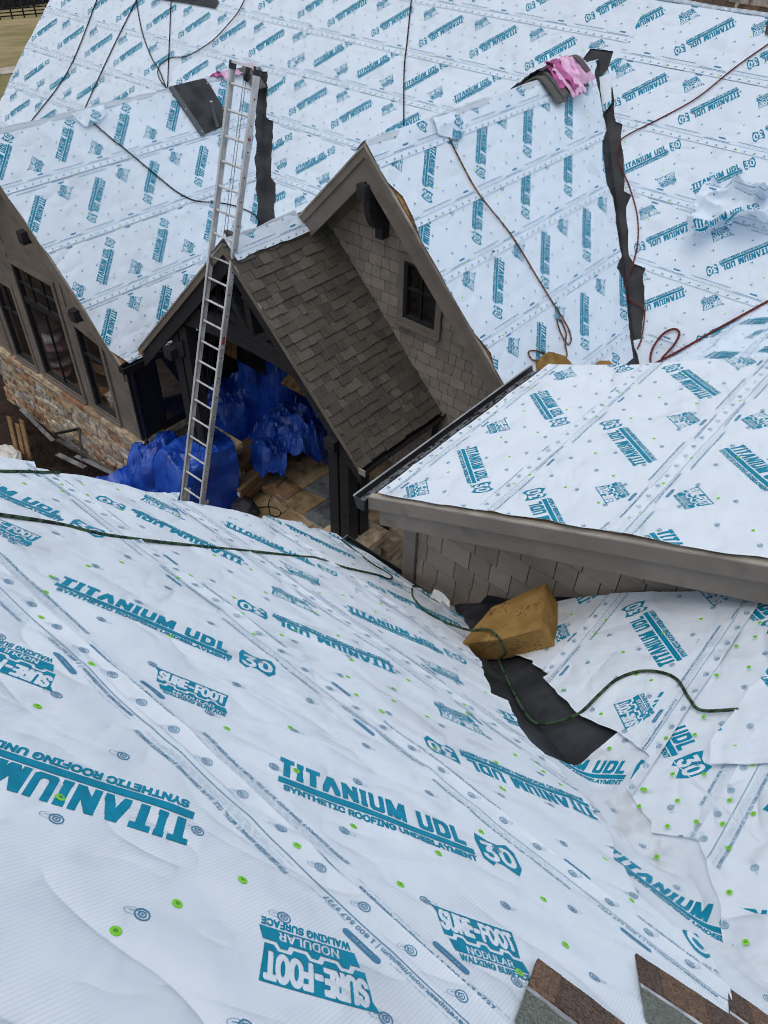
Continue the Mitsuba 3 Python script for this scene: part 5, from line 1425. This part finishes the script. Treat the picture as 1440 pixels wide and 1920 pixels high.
gx, gy = np.meshgrid(axis(8, 14, 700, 140, 60), axis(11, 14, 700, 140, 60), indexing='ij')
nx_, ny_ = gx.shape
idx = np.arange(nx_ * ny_).reshape(nx_, ny_)
f = np.vstack([np.stack([idx[:-1, :-1], idx[1:, :-1], idx[1:, 1:]], -1).reshape(-1, 3), np.stack([idx[:-1, :-1], idx[1:, 1:], idx[:-1, 1:]], -1).reshape(-1, 3)])
add('ground', trimesh.Trimesh(np.stack([gx.ravel(), gy.ravel(), gz(gx.ravel(), gy.ravel())], -1), f, process=False), 'ground', True, label='dark mulch round the house running out into dry tan pasture', kind='structure')


def gpt(x, y, up=0.0):
    return np.array([x, y, float(gz(np.array([x]), np.array([y]))[0]) + up])


add('patio', MB().aabb(7.42, 9.68, 6.75, 11.58, 0.3, 0.93).aabb(6.92, 7.415, 6.4, 10.6, 0.3, 0.75), 'mortar', label='flagstone patio and step under the porch', kind='structure')
r = np.random.default_rng(15)


def flags(x0, x1, y0, y1, z, nx, ny, seed, thick=0.045):
    r = np.random.default_rng(seed)
    gx_ = np.linspace(x0, x1, nx + 1)
    gy_ = np.linspace(y0, y1, ny + 1)
    P = np.stack(np.meshgrid(gx_, gy_, indexing='ij'), -1)
    P[1:-1, 1:-1] += r.uniform(-0.09, 0.09, P[1:-1, 1:-1].shape)
    P[0, 1:-1, 1] += r.uniform(-0.08, 0.08, ny - 1)
    for i in range(nx):
        for j in range(ny):
            g = Polygon([P[i, j], P[i + 1, j], P[i + 1, j + 1], P[i, j + 1]]).buffer(-0.010, join_style='mitre')
            m = MB().prism(g, (0, 0, z + r.uniform(-0.004, 0.004)), (1, 0, 0), (0, 1, 0), (0, 0, thick))
            add('patio__flagstone', m, 'flag_%d' % (0, 1, 3, 2, 4, 0, 1)[r.integers(7)])


flags(7.36, 9.66, 6.78, 11.50, 0.93, 4, 8, 3)
flags(6.86, 7.415, 6.45, 10.5, 0.755, 1, 6, 5)
rubble('patio', np.array([7.42, 0, 0]), YR, sbox(-10.6, 0.80, -6.78, 0.93), 0.09, 0.3, NX, 71, 0.03, name='riser_stone')
add('dirt_yard', trimesh.Trimesh(*(lambda v, f: (np.c_[v, 0.0 * v[:, 0] + 0.68 + 0.04 * meshkit.fbm(np.c_[v * 3, v[:, 0] * 0], 3, 5)], f))(*grid_mesh(sbox(4.3, 3.2, 6.95, 10.4), 0.15)), process=False), 'dirt', True, label='bare reddish dirt beside the patio step', kind='structure')
add('plastic_sheet', trimesh.Trimesh(*(lambda v, f: (np.c_[v, 0.74 + 0.05 * meshkit.fbm(np.c_[v * 4, v[:, 0] * 0], 4, 6)], f))(*grid_mesh(Polygon([(6.2, 3.3), (8.0, 3.9), (8.0, 5.7), (7.2, 5.9), (6.3, 5.3)]), 0.06)), process=False), 'tarp_dark', True, label='dark navy plastic sheet on the ground between the walls', cat='plastic sheet')


# ---- tarps
def tarp(label, outline, height, fold_amp, seed, step=0.035, base=None, angle=0.0):
    """A tarpaulin thrown over a pile: height(x, y) is the pile; folds run along the fall of the cloth."""
    reg = Polygon(outline)
    v, f = grid_mesh(reg, step)
    x, y = v[:, 0], v[:, 1]
    h = height(x, y)
    z0 = x * 0
    q = np.stack([x * 1.7 + 0.9 * y, y * 1.3 - 0.6 * x, z0], -1)
    a = np.abs(meshkit.noise(q, seed) - 0.5) * 2
    b = np.abs(meshkit.noise(np.stack([x * 4.6 - y * 1.2, y * 1.6 + x * 0.7, z0 + 3], -1), seed + 1) - 0.5) * 2
    c = np.abs(meshkit.noise(np.stack([x * 3 + y * 9, y * 3 - x * 4, z0], -1), seed + 2) - 0.5) * 2
    d = np.abs(meshkit.noise(np.stack([x * 17 + y * 6, y * 15 - x * 8, z0], -1), seed + 7) - 0.5) * 2
    h = h + fold_amp * ((1 - a) ** 2.2 + 0.55 * (1 - b) ** 2.5 + 0.34 * (1 - c) ** 3 + 0.16 * (1 - d) ** 3)
    dx = fold_amp * 0.6 * (meshkit.noise(q * 1.7 + 9, seed + 3) - 0.5)
    dy = fold_amp * 0.6 * (meshkit.noise(q * 1.7 + 19, seed + 4) - 0.5)
    ground = np.maximum(gz(x, y), np.where((x > 7.42) & (y < 11.55), 0.99, np.where((x > 6.9) & (y < 10.6), 0.81, np.where((y < 10.4) & (x > 4.3), 0.72, -9))))
    return add('blue_tarp', trimesh.Trimesh(np.c_[x + dx, y + dy, np.maximum(h, ground + 0.015)], f, process=False), 'tarp', 28, label=label, cat='tarp', group=None)


def bump(x, y, cx, cy, rx, ry, h, p=2.0, rot=0.0):
    c, s = math.cos(rot), math.sin(rot)
    u, v = ((x - cx) * c + (y - cy) * s) / rx, (-(x - cx) * s + (y - cy) * c) / ry
    return h * np.clip(1.18 - (np.abs(u) ** p + np.abs(v) ** p), 0, 1) ** 0.55


tarp('blue tarp draped over a box-shaped pile behind the foot of the ladder', [(5.45, 9.75), (5.6, 10.45), (6.5, 10.65), (7.12, 10.4), (7.16, 9.95), (7.12, 9.62), (6.95, 9.22), (6.35, 9.0), (5.75, 9.15)],
     lambda x, y: np.maximum(0.70 + bump(x, y, 6.60, 9.86, 0.86, 0.62, 1.30, 6.0, -0.2), np.where((x > 6.36) & (x < 7.12) & (y > 9.34) & (y < 10.22), 2.115, 0)), 0.075, 101, 0.025)
tarp('blue tarp spread low round the stone corner, its end trailing onto the mulch', [(4.75, 11.9), (5.2, 12.75), (5.9, 12.75), (6.42, 12.2), (6.75, 11.52), (7.3, 11.45), (7.2, 10.7), (6.2, 10.55), (5.75, 10.75), (5.5, 11.2), (5.1, 11.3)],
     lambda x, y: -0.15 + 0.9 * np.clip((12.6 - y) / 1.4, 0, 1) + bump(x, y, 6.5, 11.15, 0.7, 0.55, 0.75, 2.0) + bump(x, y, 5.6, 12.0, 0.9, 0.35, 0.35, 2.0, -0.8), 0.16, 111, 0.03)
tarp('big blue tarp heaped over things deep in the porch', [(7.36, 9.15), (7.55, 8.80), (7.9, 8.95), (8.15, 8.62), (8.75, 8.50), (9.2, 8.85), (9.6, 9.6), (9.62, 11.4), (8.3, 11.5), (7.7, 11.3), (7.45, 10.6), (7.60, 9.9)],
     lambda x, y: 0.98 + bump(x, y, 8.5, 9.4, 1.0, 0.8, 0.75, 2.0) + bump(x, y, 9.0, 10.4, 0.6, 0.7, 1.5, 2.4) + bump(x, y, 8.2, 10.8, 0.6, 0.5, 1.0, 2.0), 0.26, 121, 0.035)
#### YARD
def plank(name, label, cat, p, q, w, t, m_, group=None, up=(0, 0, 1)):
    return add(name, MB().beam(p, q, w, t, up), m_, label=label, cat=cat, group=group)


b = thing('cardboard_box', 'long brown cardboard box with a white label beside the blue tarp', 'box')
cx = np.array([7.20, 9.28, 1.19])
ux, uy = np.array([0.98, 0.16, 0]), np.array([-0.16, 0.98, 0])
add(b + '__carton', MB().box(cx, ux * 0.42, uy * 0.115, (0, 0, 0.10)), 'cardboard')
add(b + '__shipping_label', MB().box(cx - ux * 0.421 + [0, 0.0, -0.02], ux * 0.001, uy * 0.075, (0, 0, 0.05)), 'paper')
add(b + '__tape', MB().box(cx + [0, 0, 0.1005], ux * 0.42, uy * 0.02, (0, 0, 0.0006)), 'strip_grey')
b = thing('cardboard_box', 'low brown carton under the long cardboard box', 'box')
add(b + '__carton', MB().box((7.28, 9.32, 1.025), ux * 0.38, uy * 0.17, (0, 0, 0.058)), 'cardboard')
b = thing('cardboard_box', 'stack of flat brown cartons showing between the blue tarps', 'box')
for i in range(4):
    add(b + '__carton', MB().box((7.42 + 0.02 * (i % 2), 9.72 + 0.02 * (i % 3), 1.03 + 0.155 * i), ux * 0.36, uy * 0.19, (0, 0, 0.074)), 'cardboard')
add('power_cord', MB().tube(smooth_path([(7.9, 9.0, 0.99), (7.6, 8.95, 1.0), (7.3, 8.9, 0.83), (7.15, 8.75, 0.82), (7.05, 8.6, 0.82), (7.12, 8.45, 0.82), (7.25, 8.55, 0.82), (7.2, 8.75, 0.83), (7.0, 8.95, 0.82), (6.95, 9.1, 0.82)], 6), 0.008, 6), 'rope_black', True, label='thin black cord curled on the patio step', cat='cord')
m = trimesh.creation.icosphere(3, 1.0)
d = 1 + 0.5 * (meshkit.fbm(m.vertices * 2.3, 3, 8) - 0.5)
add('black_bag', trimesh.Trimesh(m.vertices * d[:, None] * [0.22, 0.30, 0.20] + [6.80, 9.05, 0.90], m.faces, process=False), 'membrane', True, label='black bag slumped at the foot of the blue tarp', cat='bag')

# boards and metal offcuts lying on the mulch along the stone base
G_ = 'weathered boards standing at the lower left'
for i, (y_, h_, lb) in enumerate(((14.70, 1.22, 'weathered board standing at the lower left, nearest the stone base'), (14.885, 1.05, 'weathered board standing at the lower left, middle of three'), (15.07, 1.18, 'weathered board standing at the lower left, nearest the white bag'))):
    plank('weathered_plank', lb, 'plank', (5.34 - 0.25 * (y_ - 14.7), y_, -0.38), (5.52 - 0.25 * (y_ - 14.7), y_ + 0.10, -0.38 + h_), 0.165, 0.03, 'weathered', G_, (-1, 0.0, 0.15))
for i, (p, q, w, t, m_, lb) in enumerate((
        ((6.22, 16.45, 0.0), (6.02, 14.75, 0.02), 0.10, 0.012, 'flashing', 'pale metal strip lying along the stone base, farthest left'),
        ((6.30, 15.0, -0.05), (6.20, 13.3, 0.0), 0.09, 0.012, 'flashing', 'long grey metal strip along the stone base'),
        ((6.10, 14.7, 0.03), (6.32, 12.75, -0.02), 0.07, 0.05, 'strip_grey', 'dark angle offcut lying near the stone base'),
        ((5.85, 14.35, -0.05), (5.95, 13.4, 0.02), 0.12, 0.012, 'flashing', 'short bent metal strip on the mulch'),
        ((6.12, 14.95, 0.05), (6.36, 14.05, 0.52), 0.05, 0.05, 'black_metal', 'dark metal bar leaning up against the stone base'),
        ((6.38, 14.05, 0.55), (5.95, 13.55, -0.2), 0.04, 0.04, 'black_metal', 'dark metal bar standing under the leaning bar'),
        ((6.05, 13.9, 0.02), (6.25, 12.5, 0.05), 0.10, 0.012, 'flashing', 'grey metal strip nearest the blue tarp'))):
    plank('metal_offcut', lb, 'metal strip', p, q, w, t, m_)
m = trimesh.creation.icosphere(4, 1.0)
d = 1 + 0.7 * (meshkit.fbm(m.vertices * 2.0, 4, 18) - 0.5)
add('white_bag', trimesh.Trimesh(m.vertices * d[:, None] * [0.30, 0.42, 0.20] + [5.02, 15.05, 0.0], m.faces, process=False), 'bag_white', True, label='crumpled white plastic bag at the lower left edge', cat='bag')

# bare shrubs
def shrub(label, c, n, h, sp, seed):
    r = np.random.default_rng(seed)
    mb = MB()
    for i in range(n):
        a = r.uniform(0, 2 * math.pi)
        l = h * r.uniform(0.5, 1)
        p0 = np.array(c) + [0.08 * math.cos(a), 0.08 * math.sin(a), -0.05]
        d = np.array([sp * math.cos(a) * r.uniform(0.3, 1), sp * math.sin(a) * r.uniform(0.3, 1), l])
        pts = [p0, p0 + d * 0.5 + r.normal(0, 0.04, 3), p0 + d + r.normal(0, 0.06, 3)]
        mb.tube(smooth_path(pts, 3), np.linspace(0.006, 0.002, 7), 4)
        for _ in range(4):
            t = r.uniform(0.4, 0.95)
            s0 = p0 + d * t
            mb.tube([s0, s0 + r.normal(0, 1, 3) * [0.09, 0.09, 0.05] + [0, 0, 0.08]], [0.003, 0.0015], 3)
    add('bare_shrub', mb, 'twig', label=label, cat='shrub')


shrub('bare dark shrub in front of the low blue tarp', (5.55, 10.95, 0.35), 46, 0.75, 0.45, 3)
shrub('bare brown shrub by the weathered planks', (5.75, 15.2, -0.3), 40, 0.6, 0.5, 4)
shrub('bare brown shrub below the leaning metal bar', (5.7, 13.5, -0.3), 44, 0.55, 0.55, 5)
shrub('bare brown shrub near the corner of the stone base', (5.85, 12.4, -0.25), 40, 0.55, 0.5, 6)
shrub('thin bare shrub between the two pale metal strips', (6.0, 14.3, -0.3), 44, 0.55, 0.6, 8)
shrub('thin bare shrub tight against the stone base at the far left', (6.05, 16.0, -0.3), 44, 0.5, 0.6, 9)
shrub('low tangle of bare twigs in the middle of the mulch bed', (5.55, 14.2, -0.3), 60, 0.5, 0.8, 10)
shrub('tall bare bush beyond the left end of the main roof', (23.4, 50.6, -3.0), 90, 2.4, 1.6, 7)

# lane, fence and woods far off
P, Q = np.array([14.0, 61.4]), np.array([46.0, 60.6])
n_ = 60
s = np.linspace(0, 1, n_)
cl = P + (Q - P) * s[:, None]
cl[:, 1] += 1.2 * np.sin(s * 3)
pv = []
for c in cl:
    for w_ in np.linspace(-1.6, 1.6, 5):
        pv.append(gpt(c[0], c[1] + w_, 0.05))
pf = quads(n_, 5)
add('lane', trimesh.Trimesh(pv, pf, process=False), 'gravel', True, label='pale gravel lane crossing the pasture', kind='structure')
fn = thing('board_fence', 'black board fence running across the pasture', 'fence')
A, B = np.array([44.0, 109.6]), np.array([80.0, 104.6])
L_ = np.linalg.norm(B - A)
nn = int(L_ / 1.5)
prev = None
for i in range(nn + 1):
    q = A + (B - A) * i / nn
    g = gpt(q[0], q[1])
    add(fn + '__post', MB().aabb(g[0] - 0.07, g[0] + 0.07, g[1] - 0.07, g[1] + 0.07, g[2] - 0.3, g[2] + 1.22), 'fence_black')
    if prev is not None:
        for h in (0.35, 0.72, 1.08):
            add(fn + '__board', MB().beam(prev + [0, -0.09, h], g + [0, -0.09, h], 0.03, 0.13), 'fence_black')
    prev = g
r = np.random.default_rng(91)
mb = MB()
for i in range(150):
    t = r.uniform(-0.6, 1.6)
    x, y = 62 + 22 * t + r.normal(0, 2), 126 + 8 * t + abs(r.normal(0, 9))
    g = gpt(x, y)
    h = r.uniform(9, 15)
    mb.tube([g - [0, 0, 0.5], g + [r.normal(0, .3), r.normal(0, .3), h * 0.5], g + [r.normal(0, .6), r.normal(0, .6), h]], [0.20, 0.13, 0.03], 5)
    for k_ in range(16):
        z0 = h * r.uniform(0.1, 0.9)
        a = r.uniform(0, 6.3)
        p0 = g + [0, 0, z0]
        l = 2.4 * (1.05 - z0 / h)
        p1 = p0 + [l * math.cos(a), l * math.sin(a), l * 0.8]
        mb.tube([p0, p1], [0.05, 0.012], 3)
        for _ in range(3):
            p2 = p0 + (p1 - p0) * r.uniform(0.3, 1)
            mb.tube([p2, p2 + r.normal(0, 0.6, 3) + [0, 0, 0.4]], [0.02, 0.006], 3)
for i in range(700):                                     # undergrowth
    t = r.uniform(-0.6, 1.6)
    x, y = 61 + 22 * t + r.normal(0, 1.2), 126 + 8 * t + abs(r.normal(0, 8))
    g = gpt(x, y)
    a, hh, w_ = r.uniform(0, 3.14), r.uniform(0.8, 2.6), r.uniform(0.3, 0.9)
    mb.tube([g, g + [w_ * math.cos(a), w_ * math.sin(a), hh]], [0.22, 0.03], 3)
add('woods', mb, 'bark_dark', label='dark bare woods beyond the fence at the upper left corner', kind='stuff')
